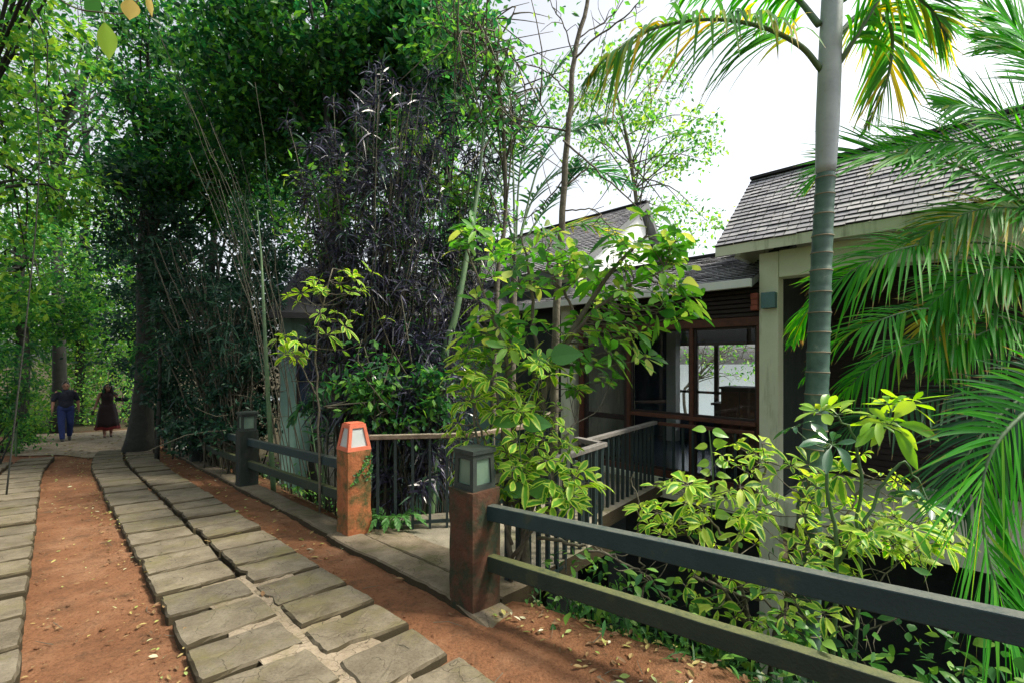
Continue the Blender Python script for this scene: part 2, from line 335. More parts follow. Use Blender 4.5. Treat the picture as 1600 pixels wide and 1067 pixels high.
def mat_slab(name, cols, crack, crack_scale, moss=(.13, .115, .05)):
    m, n, o = new_mat(name)
    tc = N(n, "ShaderNodeTexCoord"); P = tc.outputs["Object"]; g = N(n, "ShaderNodeNewGeometry")
    b = N(n, "ShaderNodeBsdfPrincipled", Roughness=.9); b.inputs["Specular IOR Level"].default_value = .2
    a = N(n, "ShaderNodeTexNoise", Scale=3.5, Detail=10.0, Roughness=.72); n.links.new(P, a.inputs["Vector"])
    c = ramp(n, a.outputs[0], [(.28, cols[0]), (.5, cols[1]), (.75, cols[2])])
    tint = ramp(n, g.outputs["Random Per Island"], [(0, (.78, .78, .76)), (1, (1.1, 1.08, 1.02))])
    mu = N(n, "ShaderNodeMix", data_type='RGBA', blend_type='MULTIPLY'); mu.inputs[0].default_value = 1.0; n.links.new(c, mu.inputs[6]); n.links.new(tint, mu.inputs[7])
    f = N(n, "ShaderNodeTexNoise", Scale=70.0, Detail=7.0, Roughness=.8); n.links.new(P, f.inputs["Vector"])
    f2 = ramp(n, f.outputs[0], [(.33, (.5, .5, .48)), (.48, (1, 1, 1)), (.64, (1.15, 1.15, 1.1)), (.72, (1.7, 1.7, 1.6))])
    m2 = N(n, "ShaderNodeMix", data_type='RGBA', blend_type='MULTIPLY'); m2.inputs[0].default_value = .85; n.links.new(mu.outputs[2], m2.inputs[6]); n.links.new(f2, m2.inputs[7])
    s = N(n, "ShaderNodeTexNoise", Scale=2.2, Detail=9.0, Roughness=.7); n.links.new(P, s.inputs["Vector"])
    sf = ramp(n, s.outputs[0], [(.50, (0, 0, 0)), (.66, (.8, .8, .8))])
    m3 = N(n, "ShaderNodeMix", data_type='RGBA'); n.links.new(sf, m3.inputs[0]); n.links.new(m2.outputs[2], m3.inputs[6]); m3.inputs[7].default_value = (*moss, 1)
    # hairline cracks
    w = N(n, "ShaderNodeTexNoise", Scale=5.0, Detail=4.0); n.links.new(P, w.inputs["Vector"])
    wm = N(n, "ShaderNodeMix", data_type='RGBA', blend_type='LINEAR_LIGHT'); wm.inputs[0].default_value = .12; n.links.new(P, wm.inputs[6]); n.links.new(w.outputs[1], wm.inputs[7])
    v = N(n, "ShaderNodeTexVoronoi", Scale=crack_scale, feature='DISTANCE_TO_EDGE'); n.links.new(wm.outputs[2], v.inputs["Vector"])
    cf = ramp(n, v.outputs[0], [(.0, (1, 1, 1)), (.012 * crack_scale / 5, (0, 0, 0))])
    msk = ramp(n, s.outputs[0], [(.5 - crack * .2, (0, 0, 0)), (.56 - crack * .2, (1, 1, 1))])
    cm = N(n, "ShaderNodeMath", operation='MULTIPLY'); n.links.new(cf, cm.inputs[0]); n.links.new(msk, cm.inputs[1])
    m4 = N(n, "ShaderNodeMix", data_type='RGBA'); n.links.new(cm.outputs[0], m4.inputs[0]); n.links.new(m3.outputs[2], m4.inputs[6]); m4.inputs[7].default_value = (.06, .05, .035, 1)
    # earth and moss on the side faces; colour also puts shade in the gaps
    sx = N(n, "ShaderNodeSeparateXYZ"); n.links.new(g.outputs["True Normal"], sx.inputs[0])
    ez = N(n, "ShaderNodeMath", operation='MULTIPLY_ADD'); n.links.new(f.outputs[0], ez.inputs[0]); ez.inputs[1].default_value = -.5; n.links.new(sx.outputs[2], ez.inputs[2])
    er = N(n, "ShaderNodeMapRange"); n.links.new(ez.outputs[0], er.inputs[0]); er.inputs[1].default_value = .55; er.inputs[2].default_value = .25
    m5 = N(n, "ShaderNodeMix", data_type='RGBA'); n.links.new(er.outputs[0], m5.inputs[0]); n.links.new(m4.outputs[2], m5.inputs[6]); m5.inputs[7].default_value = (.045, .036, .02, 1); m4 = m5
    n.links.new(m4.outputs[2], b.inputs["Base Color"])
    hh = N(n, "ShaderNodeMath", operation='MULTIPLY_ADD'); n.links.new(cm.outputs[0], hh.inputs[0]); hh.inputs[1].default_value = -1.0; n.links.new(f.outputs[0], hh.inputs[2])
    bp = N(n, "ShaderNodeBump", Strength=.5, Distance=.012); n.links.new(hh.outputs[0], bp.inputs["Height"]); n.links.new(bp.outputs[0], b.inputs["Normal"])
    n.links.new(b.outputs[0], o.inputs[0]); return m
M['dirt'] = mat_dirt()
M['joint'] = solid('joint_soil', [(.022, .017, .011), (.055, .04, .024)], 9, .95, .5, 30, stain=(.035, .045, .012), stain_lo=.55)
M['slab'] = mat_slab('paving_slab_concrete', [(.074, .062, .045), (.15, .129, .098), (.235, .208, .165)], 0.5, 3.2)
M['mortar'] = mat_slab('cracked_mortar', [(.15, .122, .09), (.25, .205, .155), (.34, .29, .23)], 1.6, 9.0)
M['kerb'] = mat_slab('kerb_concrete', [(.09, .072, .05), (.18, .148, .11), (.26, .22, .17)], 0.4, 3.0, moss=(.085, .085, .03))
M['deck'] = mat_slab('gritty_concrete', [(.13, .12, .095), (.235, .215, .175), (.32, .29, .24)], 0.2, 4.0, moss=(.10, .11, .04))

def mat_shingle():
    m, n, o = new_mat('slate_shingle')
    uv = N(n, "ShaderNodeUVMap"); b = N(n, "ShaderNodeBsdfPrincipled", Roughness=.75); b.inputs["Specular IOR Level"].default_value = .4
    br = N(n, "ShaderNodeTexBrick"); n.links.new(uv.outputs[0], br.inputs["Vector"])
    br.inputs["Color1"].default_value = (.22, .22, .245, 1); br.inputs["Color2"].default_value = (.37, .365, .37, 1); br.inputs["Mortar"].default_value = (.025, .025, .028, 1)
    br.inputs["Scale"].default_value = 1.0; br.inputs["Mortar Size"].default_value = .006; br.inputs["Brick Width"].default_value = .22; br.inputs["Row Height"].default_value = .1; br.inputs["Bias"].default_value = -.1
    nz = N(n, "ShaderNodeTexNoise", Scale=2.5, Detail=9.0, Roughness=.7); n.links.new(uv.outputs[0], nz.inputs["Vector"])
    c = ramp(n, nz.outputs[0], [(.35, (.65, .65, .68)), (.55, (1, 1, 1)), (.72, (1.5, 1.45, 1.4))])
    mu = N(n, "ShaderNodeMix", data_type='RGBA', blend_type='MULTIPLY'); mu.inputs[0].default_value = 1; n.links.new(br.outputs[0], mu.inputs[6]); n.links.new(c, mu.inputs[7])
    n.links.new(mu.outputs[2], b.inputs["Base Color"])
    bp = N(n, "ShaderNodeBump", Strength=.4, Distance=.01); n.links.new(nz.outputs[0], bp.inputs["Height"]); n.links.new(bp.outputs[0], b.inputs["Normal"])
    n.links.new(b.outputs[0], o.inputs[0]); return m
M['shingle'] = mat_shingle()
def mat_glass(name='window_glass', tint=(.95, .965, .97), rough=.015):
    m, n, o = new_mat(name)
    fr = N(n, "ShaderNodeFresnel", IOR=1.35); tr = N(n, "ShaderNodeBsdfTransparent"); tr.inputs[0].default_value = (*tint, 1)
    gl = N(n, "ShaderNodeBsdfGlossy", Roughness=rough)
    mx = N(n, "ShaderNodeMixShader"); n.links.new(fr.outputs[0], mx.inputs[0]); n.links.new(tr.outputs[0], mx.inputs[1]); n.links.new(gl.outputs[0], mx.inputs[2])
    n.links.new(mx.outputs[0], o.inputs[0]); return m
M['glass'] = mat_glass()
def mat_water():
    m, n, o = new_mat('sky_mirror_water')
    b = N(n, "ShaderNodeBsdfPrincipled", Roughness=.12); b.inputs["Base Color"].default_value = (.10, .14, .13, 1); b.inputs["IOR"].default_value = 1.33
    tc = N(n, "ShaderNodeTexCoord"); nz = N(n, "ShaderNodeTexNoise", Scale=1.5, Detail=5.0); n.links.new(tc.outputs["Object"], nz.inputs["Vector"])
    bp = N(n, "ShaderNodeBump", Strength=.08, Distance=.05); n.links.new(nz.outputs[0], bp.inputs["Height"]); n.links.new(bp.outputs[0], b.inputs["Normal"])
    n.links.new(b.outputs[0], o.inputs[0]); return m
M['water'] = mat_water()
def mat_palmtrunk():
    m, n, o = new_mat('ringed_palm_trunk')
    uv = N(n, "ShaderNodeUVMap"); sp = N(n, "ShaderNodeSeparateXYZ"); n.links.new(uv.outputs[0], sp.inputs[0])
    tc = N(n, "ShaderNodeTexCoord"); nz = N(n, "ShaderNodeTexNoise", Scale=8.0, Detail=8.0, Roughness=.7); n.links.new(tc.outputs["Object"], nz.inputs["Vector"])
    c = ramp(n, nz.outputs[0], [(.25, (.014, .040, .032)), (.45, (.040, .092, .070)), (.6, (.06, .12, .09)), (.68, (.14, .19, .14)), (.8, (.17, .20, .15))])
    b = N(n, "ShaderNodeBsdfPrincipled", Roughness=.55)
    n.links.new(c, b.inputs["Base Color"])
    bp = N(n, "ShaderNodeBump", Strength=.2, Distance=.01); n.links.new(nz.outputs[0], bp.inputs["Height"]); n.links.new(bp.outputs[0], b.inputs["Normal"])
    n.links.new(b.outputs[0], o.inputs[0]); return m
M['palmtrunk'] = mat_palmtrunk()
M['ring'] = solid('palm_leaf_scar', [(.11, .10, .065), (.24, .20, .135)], 10, .8, .2)
M['crownshaft'] = solid('palm_crownshaft', [(.24, .28, .29), (.36, .41, .41)], 4, .5, .06, 40, stain=(.18, .15, .10), stain_scale=5, stain_lo=.6)

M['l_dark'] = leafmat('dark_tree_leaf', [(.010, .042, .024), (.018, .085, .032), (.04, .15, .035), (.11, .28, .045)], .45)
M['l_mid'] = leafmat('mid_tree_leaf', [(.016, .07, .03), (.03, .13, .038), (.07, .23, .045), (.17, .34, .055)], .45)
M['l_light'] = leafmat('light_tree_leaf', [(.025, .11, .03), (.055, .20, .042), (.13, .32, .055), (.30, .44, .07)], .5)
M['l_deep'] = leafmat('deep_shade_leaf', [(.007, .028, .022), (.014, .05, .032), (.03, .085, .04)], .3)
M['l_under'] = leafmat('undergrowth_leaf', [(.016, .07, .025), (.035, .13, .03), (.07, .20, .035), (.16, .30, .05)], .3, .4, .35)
M['l_purple'] = leafmat('purple_strap_leaf', [(0, (.006, .008, .014)), (.45, (.016, .015, .032)), (.72, (.045, .042, .085)), (.84, (.12, .12, .19)), (.90, (.02, .07, .03)), (1, (.03, .10, .03))], .14, .3, .55)
M['l_palm'] = leafmat('palm_leaflet', [(0, (.025, .15, .025)), (.35, (.045, .27, .03)), (.92, (.10, .40, .04)), (.97, (.22, .34, .03)), (1, (.45, .38, .03))], .55, .5, .22, tip=(.26, .17, .06))
M['l_palmy'] = leafmat('yellowing_palm_leaflet', [(0, (.04, .15, .035)), (.66, (.08, .26, .04)), (.8, (.30, .32, .05)), (1, (.58, .42, .05))], .5, .5, .22, tip=(.30, .17, .05))
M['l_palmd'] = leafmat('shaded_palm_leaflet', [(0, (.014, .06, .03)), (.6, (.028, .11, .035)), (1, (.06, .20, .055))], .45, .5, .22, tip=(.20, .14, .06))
M['l_var'] = leafmat('variegated_leaf', [(0, (.035, .15, .025)), (.45, (.08, .25, .035)), (.8, (.19, .37, .06)), (1, (.44, .48, .12))], .48, .42, .3, margin=((.42, .55, .09), 1.0))
M['l_var2'] = leafmat('bright_variegated_leaf', [(0, (.035, .16, .02)), (.4, (.08, .28, .025)), (.75, (.20, .42, .04)), (1, (.45, .52, .08))], .45, .42, .3, margin=((.45, .58, .10), .98))
M['l_varg'] = leafmat('green_variegated_leaf', [(0, (.035, .16, .018)), (.6, (.09, .30, .025)), (1, (.24, .44, .05))], .45, .42, .3, margin=((.42, .54, .09), .98))
M['l_lime'] = leafmat('lime_leaf', [(.13, .32, .03), (.24, .42, .05), (.36, .46, .07)], .45, .35, .5)
M['l_gloss'] = leafmat('glossy_dark_leaf', [(.02, .075, .03), (.035, .12, .045)], .15, .22, .7)
M['l_fern'] = leafmat('fern_leaf', [(.06, .18, .05), (.11, .28, .07)], .4)
M['l_litter'] = leafmat('fallen_leaf', [(0, (.10, .055, .03)), (.45, (.21, .13, .06)), (.75, (.34, .30, .10)), (.9, (.22, .30, .07)), (1, (.5, .48, .36))], .1, .7)
M['l_grass'] = leafmat('grass_blade', [(.03, .10, .03), (.06, .18, .04)], .35)
M['yellowleaf'] = leafmat('yellow_leaf', [(.55, .42, .10), (.62, .50, .16)], .4)

# ------------------------------------------------------------------ setting
def axis(lo, a, b, hi, step):
    mid = np.arange(a, b, step); d = step; L = [a]; 
    while L[-1] > lo: d *= 1.22; L.append(L[-1] - d)
    d = step; R = [b]
    while R[-1] < hi: d *= 1.22; R.append(R[-1] + d)
    return np.concatenate([L[::-1][:-1], mid, R])
gx = axis(-320, -10, 6, 320, .13); gy = axis(-60, .4, 15, 480, .13)
XX, YY = np.meshgrid(gx, gy, indexing='ij')
ZZ = H(XX, YY)
rng = np.random.default_rng(5)
ZZ = ZZ + rng.normal(0, .004, ZZ.shape) + .006 * np.sin(XX * 9.1 + 3 * np.sin(YY * 4)) * np.sin(YY * 8.3 - XX * 3.7)
nx, ny = len(gx), len(gy)
i = np.arange(nx - 1)[:, None] * ny; j = np.arange(ny - 1)[None]
g = MB(); g.add(np.stack([XX, YY, ZZ], -1).reshape(-1, 3), np.stack([i + j, i + ny + j, i + ny + j + 1, i + j + 1], -1).reshape(-1, 4))
tag(g.build('ground', M['dirt'], smooth_=True), kind='structure')
w = MB(); w.add([(6, 25, -4.6), (400, -200, -4.6), (600, 500, -4.6), (-60, 500, -4.6), (-40, 60, -4.6)], [(0, 1, 2, 3, 4)])  # invented water plane, added to reflect bright sky into the rear window
tag(w.build('sky_mirror_water', M['water']), kind='structure')

def slab_mesh(mb, corners, top, rng, thick=.11, chip=.012):
    """worn slab with an uneven outline, rounded rim and slight tilt"""
    c = np.array(corners, float); pts = []
    for k in range(4):
        a, b = c[k], c[(k + 1) % 4]
        for q in np.linspace(0, 1, 9)[:-1]: pts.append(a + (b - a) * q)
    pts = np.array(pts); m = len(pts); ctr = pts.mean(0)
    inw = unit(ctr - pts)
    noise = np.abs(rng.normal(0, chip, m)) * .45; noise[::8] += rng.uniform(.004, .02, 4)
    if rng.uniform() < .35: q = rng.integers(0, m); noise[q] += rng.uniform(.02, .045)
    noise = (noise + np.roll(noise, 1) * .6) / 1.4
    pts = pts + inw * noise[:, None]
    tx, ty = rng.normal(0, .008, 2)
    zt = top + (pts[:, 0] - ctr[0]) * tx + (pts[:, 1] - ctr[1]) * ty - .0705 * (pts[:, 1] - ctr[1])
    rings = []
    in2 = pts + inw * .035; zi = top + (in2[:, 0] - ctr[0]) * tx + (in2[:, 1] - ctr[1]) * ty - .0705 * (in2[:, 1] - ctr[1])
    rings = [np.c_[pts, zt - thick], np.c_[pts, zt - .014 - np.abs(rng.normal(0, .004, m))], np.c_[pts + inw * .012, zt - .002], np.c_[in2, zi + rng.normal(0, .0012, m)], np.c_[pts + (ctr - pts) * .55, top + (pts - ctr) @ np.array((tx, ty)) * .45 - .0705 * (pts[:, 1] - ctr[1]) * .45 + rng.normal(0, .0015, m)]]
    V = np.vstack(rings + [np.array([[ctr[0], ctr[1], top]])])
    fs = []
    for r in range(4):
        for k in range(m): k2 = (k + 1) % m; fs.append((r * m + k, r * m + k2, (r + 1) * m + k2, (r + 1) * m + k))
    for k in range(m): fs.append((4 * m + k, 4 * m + (k + 1) % m, 5 * m))
    mb.add(V, fs)

rng = np.random.default_rng(11)
pv = MB()
def BST(s, t): return ST(s, t + .018 * max(0.0, s - 8.0) ** 2)
def lay(t0, t1, s_from, s_to, pitch, rot=0.0, gap=.044, dz=.066):
    s = s_from
    while s < s_to:
        p = (pitch + .012 * np.clip(s, -2, 8)) * rng.uniform(.92, 1.08)
        j = rng.normal(0, .012, 4); jt = rng.normal(0, .006, 4)
        a = BST(s + j[0], t0 + jt[0]); b = BST(s + j[1], t1 + jt[1]); c = BST(s + p - gap + j[2], t1 + jt[2]); d = BST(s + p - gap + j[3], t0 + jt[3])
        ctr = (a + b + c + d) / 4
        slab_mesh(pv, [a, b, c, d], -0.0705 * (ctr[1] - 3.05) + dz + rng.normal(0, .006), rng)
        s += p
lay(-1.50, -1.012, -2.3, 11.6, .43)
lay(-0.985, -0.50, -2.05, 11.8, .43)
lay(-2.60, -2.10, -2.6, 11.0, .45)
lay(-3.15, -2.64, -2.2, 10.6, .45)
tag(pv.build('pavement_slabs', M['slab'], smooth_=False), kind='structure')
js = MB()
for t0, t1, s1 in ((-1.47, -.54, 11.7), (-3.1, -2.15, 10.8)):
    ss = np.linspace(-2.6, s1, 130); tt = np.linspace(t0, t1, 12); pp = np.array([[BST(a, q) for q in tt] for a in ss]); zz = -0.0705 * (pp[..., 1] - 3.05) + .004 + rng.normal(0, .003, pp.shape[:2])
    i = np.arange(129)[:, None] * 12; j = np.arange(11)[None]; js.add(np.concatenate([pp, zz[..., None]], -1).reshape(-1, 3), np.stack([i + j, i + j + 1, i + 13 + j, i + 12 + j], -1).reshape(-1, 4))
tag(js.build('pavement_joints', M['joint']), kind='structure')
mo = MB()
ss = np.linspace(-2.6, 1.5, 60); tt = np.linspace(-1.27, -.74, 14)
pp = np.array([[ST(a, b + .03 * math.sin(a * 9 + b * 5)) for b in tt] for a in ss]); zz = -0.0705 * (pp[..., 1] - 3.05) + .050 + rng.normal(0, .003, pp.shape[:2])
V = np.concatenate([pp, zz[..., None]], -1).reshape(-1, 3); i = np.arange(59)[:, None] * 14; j = np.arange(13)[None]
mo.add(V, np.stack([i + j, i + j + 1, i + 15 + j, i + 14 + j], -1).reshape(-1, 4))
tag(mo.build('pavement_mortar', M['mortar'], smooth_=True), kind='structure')
# far concrete apron where the slabs end
fp = MB()
ss = np.linspace(11.2, 19.0, 40); tt = np.linspace(0, 1, 26)
V = []
for a in ss:
    t0 = -3.0 - .10 * math.sin(a * 2.1) + .09 * (a - 11.2); t1 = -.42 + .10 * math.sin(a * 1.7) + .06 * (a - 11.2)
    if a < 12.6: t0 = max(t0, -3.0 + (12.6 - a) * 1.05)
    for b in tt:
        tq = t0 + (t1 - t0) * b; p = ST(a + (.55 * math.sin(tq * 2.2 + .6) + .22 * math.sin(tq * 6.1)) * max(0, 1 - (a - 11.2) / 2.2), tq); V.append((p[0], p[1], Hz(p[0], p[1]) + .022 + rng.normal(0, .003)))
i = np.arange(39)[:, None] * 26; j = np.arange(25)[None]
fp.add(V, np.stack([i + j, i + j + 1, i + 27 + j, i + 26 + j], -1).reshape(-1, 4))
tag(fp.build('far_path', M['mortar'], smooth_=True), kind='structure')
# kerb along the fence, threshold slab at the gate
kb = MB()
def kerb(s0, s1, t0, t1, top):
    n = max(1, int((s1 - s0) / .7))
    for k in range(n):
        a = s0 + (s1 - s0) * k / n; b = s0 + (s1 - s0) * (k + 1) / n - .012
        c = [ST(a, t0 + rng.normal(0, .008)), ST(a, t1), ST(b, t1), ST(b, t0 + rng.normal(0, .008))]
        m = sum(c) / 4; slab_mesh(kb, c, -0.0705 * (m[1] - 3.05) + top, rng, chip=.007)
def strip(s0, s1, t0, t1, top, n, taper=0.0):
    """long cast edging with a soft arris, worn and slightly wavy"""
    ss = np.linspace(s0, s1, n); V = []
    for a in ss:
        w = .010 * math.sin(a * 2.3) + .006 * math.sin(a * 7.1) + rng.normal(0, .0025); tp = top + .006 * math.sin(a * 3.1) + rng.normal(0, .002)
        if taper: tp -= .075 * smooth(s0 + taper, s0, a) 
        for t, z in ((t0 + w, -.12), (t0 + w, tp - .016), (t0 + w + .012, tp - .003), (t0 + w + .035, tp), (t1 - .03 - w * .3, tp + rng.normal(0, .0015)), (t1 - w * .3, tp - .012), (t1 - w * .3, -.12)):
            q = ST(a, t); V.append((q[0], q[1], -0.0705 * (q[1] - 3.05) + z))
    fs = []
    for k in range(n - 1):
        for c in range(6): fs.append((k * 7 + c, k * 7 + c + 1, k * 7 + c + 8, k * 7 + c + 7))
    fs += [tuple(range(7)), tuple((n - 1) * 7 + c for c in range(6, -1, -1))]
    kb.add(V, fs)
strip(-1.5, -.62, -.10, .10, .004, 16); strip(-.5, 2.02, -.13, .13, .062, 46, .75); strip(2.03, 11.6, -.10, .16, .060, 150); strip(-.12, 1.9, .145, .48, .050, 36)
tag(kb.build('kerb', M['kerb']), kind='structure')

# ------------------------------------------------------------------ lamp pillars and fence
PW = .25
def pillar_frame(s, t): 
    p = ST(s, t); return (p[0], p[1], Hz(p[0], p[1]) - .03)
ROT = math.atan2(PD[1], PD[0])
def frustum_side(mb, pm, a, b, z0, z1, m, k, depth=.018):
    """one side of a tapered lantern: frame with an opening, and its pane"""
    R = Matrix.Rotation(k * math.pi / 2, 3, 'Z')
    def P(x, z, off=0.0):
        hw = a + (b - a) * (z - z0) / (z1 - z0)
        return np.array(R @ Vector((x * hw, -hw + off, z)))
    o = [P(-1, z0), P(1, z0), P(1, z1), P(-1, z1)]
    mz = m * 1.1; ix = lambda z: 1 - m / (a + (b - a) * (z - z0) / (z1 - z0))
    q = [(-ix(z0 + mz), z0 + mz), (ix(z0 + mz), z0 + mz), (ix(z1 - mz), z1 - mz), (-ix(z1 - mz), z1 - mz)]
    i1 = [P(x, z) for x, z in q]; i2 = [P(x, z, depth) for x, z in q]
    fs = []
    for e in range(4):
        e2 = (e + 1) % 4; fs += [(e, e2, 4 + e2, 4 + e), (4 + e, 4 + e2, 8 + e2, 8 + e)]
    mb.add(o + i1 + i2, fs)
    i3 = [P(x * 1.06, z, depth - .003) for x, z in q]; i4 = [P(x * 1.06, z, depth + .006) for x, z in q]
    pm.append(MB().hexa(i3, i4))
def lamp_pillar(label, s, t, h, lamp_h, a, b, mp, mh, mg, lid=0.0, group='lamp pillars along the path fence'):
    p = pillar_frame(s, t)
    th = thing('lamp_pillar', label, 'lamp pillar', p, ROT, group)
    pl = MB(); hw = PW / 2
    # pillar as stacked, slightly uneven courses
    rr = np.random.default_rng(int(h * 1000 + s * 17) % 9999); zs = np.linspace(-.12, h + .03, 12); ring = []
    nn = 6
    for z in zs:
        for k in range(4):
            for q in range(nn):
                f = -1 + 2 * q / nn; x, y = [(f, -1), (1, f), (-f, 1), (-1, -f)][k]
                e = rr.normal(0, .0022); c = .006 if q == 0 else 0
                ring.append((x * (hw + e - c), y * (hw + e - c), z))
    m = 4 * nn; fs = []
    for r in range(len(zs) - 1):
        for k in range(m): k2 = (k + 1) % m; fs.append((r * m + k, r * m + k2, (r + 1) * m + k2, (r + 1) * m + k))
    fs.append(tuple((len(zs) - 1) * m + k for k in range(m)))
    pl.add(ring, fs); pl.build('pillar', mp, th)
    if lamp_h:
        z0, z1 = h + .03, h + .03 + lamp_h
        fr = MB(); panes = []
        for k in range(4): frustum_side(fr, panes, a, b, z0, z1, .032, k)
        fr.add([(-b, -b, z1), (b, -b, z1), (b, b, z1), (-b, b, z1)], [(0, 1, 2, 3)])
        if lid: fr.box((-b - lid, -b - lid, z1 + .001), (b + lid, b + lid, z1 + .028))
        else: fr.box((-b * .86, -b * .86, z1 + .001), (b * .86, b * .86, z1 + .012))
        fo = fr.build('lamp_housing', mh, th)
        for pmb in panes: pmb.build('lamp_pane', mg, fo)
    else:
        c = MB(); c.box((-hw - .01, -hw - .01, h + .031), (hw + .01, hw + .01, h + .06)); c.build('cap', mp, th, bevel=.006)
    return th
def near(px, py):
    p = G(px, py)[:2] - PO; return p @ PD, p @ PN
s2, t2 = near(553, 838); s3, t3 = near(419, 763)
lamp_pillar('brown stained pillar with a dark flat-topped lamp nearest the camera beside the gate opening', 0, 0, .80, .235, .098, .09, M['brown'], M['darklamp'], M['dimglass'], .012)
lamp_pillar('orange mossy pillar topped by a terracotta lantern with white panes', s2, t2, .88, .25, .122, .082, M['orange'], M['terracotta'], M['lampglass'])
S3 = 5.15
lamp_pillar('dark pillar with a grimy flat-lidded lamp, next along the fence beyond the orange one', S3, .03, .86, .24, .10, .10, M['darkpost'], M['darklamp'], M['dimglass'], .02)
lamp_pillar('farthest dark lamp pillar of the fence, under the trees near the walking couple', 11.4, .05, .86, .24, .10, .10, M['darkpost'], M['darklamp'], M['dimglass'], .02)
lamp_pillar('plain dark fence pillar without a lamp, in deep shade between two lamp pillars', 8.4, .04, .92, 0, .1, .1, M['darkpost'], M['darklamp'], M['dimglass'], group='plain fence pillars')

def fence(label, p, q, za, zb, zc, zd):
    """two rails from p to q; za/zb top rail heights at the ends, zc/zd lower rail"""
    mid = ((p[0] + q[0]) / 2, (p[1] + q[1]) / 2, min(zc, zd) - .3)
    th = thing('rail_fence', label, 'fence', mid, 0, 'two-rail fence sections'); o = np.array(mid)
    def rail(zp, zq, h, m):
        n = 14; mb = MB(); a = np.array((p[0], p[1], zp)) - o; b = np.array((q[0], q[1], zq)) - o
        d = b - a; hd = unit(np.array((d[0], d[1], 0))); sd_ = np.array((-hd[1], hd[0], 0)) * .031
        rr = np.random.default_rng(int(abs(zp) * 997)); V = []
        for k in range(n):
            c = a + d * k / (n - 1); e = rr.normal(0, .0016, 4)
            for x, z, g_ in ((-1, -1, 0), (1, -1, 1), (1, 1, 2), (-1, 1, 3)): V.append(c + sd_ * x + np.array((0, 0, z * h / 2 + e[g_])))
        fs = [(0, 1, 2, 3), tuple((n - 1) * 4 + k for k in (3, 2, 1, 0))]
        for k in range(n - 1):
            for c in range(4): c2 = (c + 1) % 4; fs.append((k * 4 + c, k * 4 + c2, k * 4 + 4 + c2, k * 4 + 4 + c)[::-1])
        mb.add(V, fs); mb.build('rail', m, th, bevel=.006)
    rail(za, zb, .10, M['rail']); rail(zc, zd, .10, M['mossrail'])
    return th
FD = np.array((.775, -.631)); f0 = PO + FD * .10 + PN * .02; f1 = PO + FD * 4.6
zr = lambda t, a, b: a + (b - a) * t / 2.76
fence('long dark green two-rail fence in the foreground, ending at the brown lamp pillar', f0, f1, zr(.1, .64, .775), zr(4.6, .64, .775), zr(.1, .31, .44), zr(4.6, .31, .44))
def fseg(label, sa, ta, sb, tb, zt=.70, zl=.38):
    a = ST(sa + .10, ta); b = ST(sb - .10, tb); fence(label, a, b, Hz(*ST(sa, ta)) + zt, Hz(*ST(sb, tb)) + zt, Hz(*ST(sa, ta)) + zl, Hz(*ST(sb, tb)) + zl)
fseg('shaded two-rail fence section running back from the orange lantern pillar', s2, t2, S3, .03)
fseg('dark two-rail fence section in deep shade ending at the lampless pillar', S3, .03, 8.4, .04)
fseg('farthest two-rail fence section, between the lampless pillar and the last lamp pillar', 8.4, .04, 11.4, .05)

# ------------------------------------------------------------------ footbridge and railings
DZ = -.085
dk = thing('footbridge', 'concrete footbridge deck leading from the gate opening to the glazed pavilion', 'bridge', (0, 4.6, DZ))
deckp = [ST(.1, .51), ST(2.2, .51), (-.30, 5.25), (.35, 6.0), (1.05, 7.3), (2.1, 6.35), (.9, 4.9), (1.0, 4.5)]
b = MB(); n = len(deckp); lo = [(x - 0, y - 4.6, -.16) for x, y in deckp]; hi = [(x, y - 4.6, 0) for x, y in deckp]
b.add(lo + hi, [tuple(range(n)), tuple(range(2 * n - 1, n - 1, -1))] + [(k, k + n, (k + 1) % n + n, (k + 1) % n) for k in range(n)])
b.build('deck', M['deck'], dk)
for (x, y) in ((.5, 5.1), (1.45, 6.4)):
    b = MB(); b.box((x - .12, y - 4.72, -2.6), (x + .12, y - 4.48, -.161)); b.build('pier', M['darkconcrete'], dk)
def railing(label, pts, zt, zb, mh, wid=.07, spacing=.125, bal=.026, group='slatted railings of the bridge and pavilion'):
    o = np.array((pts[0][0], pts[0][1], zb)); th = thing('railing', label, 'railing', o, 0, group)
    P = np.array(pts, float)
    hr = MB(); br = MB()
    for a, c in zip(P[:-1], P[1:]):
        d = unit(c - a)
        hr.beam(np.array((*(a - d * .0), zt)) - o, np.array((*(c + d * wid * .5), zt)) - o, wid, .045)
        br.beam(np.array((*a, zb + .07)) - o, np.array((*c, zb + .07)) - o, .03, .03)
    hr.build('handrail', mh, th, bevel=.005); br.build('bottom_rail', M['baluster'], th)
    for a, c in zip(P[:-1], P[1:]):
        L = np.linalg.norm(c - a); k = max(1, int(L / spacing))
        ang = math.atan2(*(c - a)[::-1]); R = np.array(Matrix.Rotation(ang, 3, 'Z'))
        for q in range(k):
            p = a + (c - a) * (q + .6) / k; mb = MB(); h = bal / 2
            mb.box((-h, -h * 1.3, zb - .0), (h, h * 1.3, zt - .0225), R, (p[0] - o[0], p[1] - o[1], -o[2])); mb.build('baluster', M['baluster'], th)
p2 = ST(s2, t2)
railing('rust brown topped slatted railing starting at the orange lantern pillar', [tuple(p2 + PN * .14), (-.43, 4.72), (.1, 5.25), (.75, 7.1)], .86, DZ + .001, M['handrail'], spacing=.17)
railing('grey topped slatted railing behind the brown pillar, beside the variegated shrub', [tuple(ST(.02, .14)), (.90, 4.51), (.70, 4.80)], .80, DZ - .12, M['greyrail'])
railing('grey topped slatted railing running up to the pavilion windows', [(.73, 4.86), (1.99, 6.37)], .755, DZ - .12, M['greyrail'])

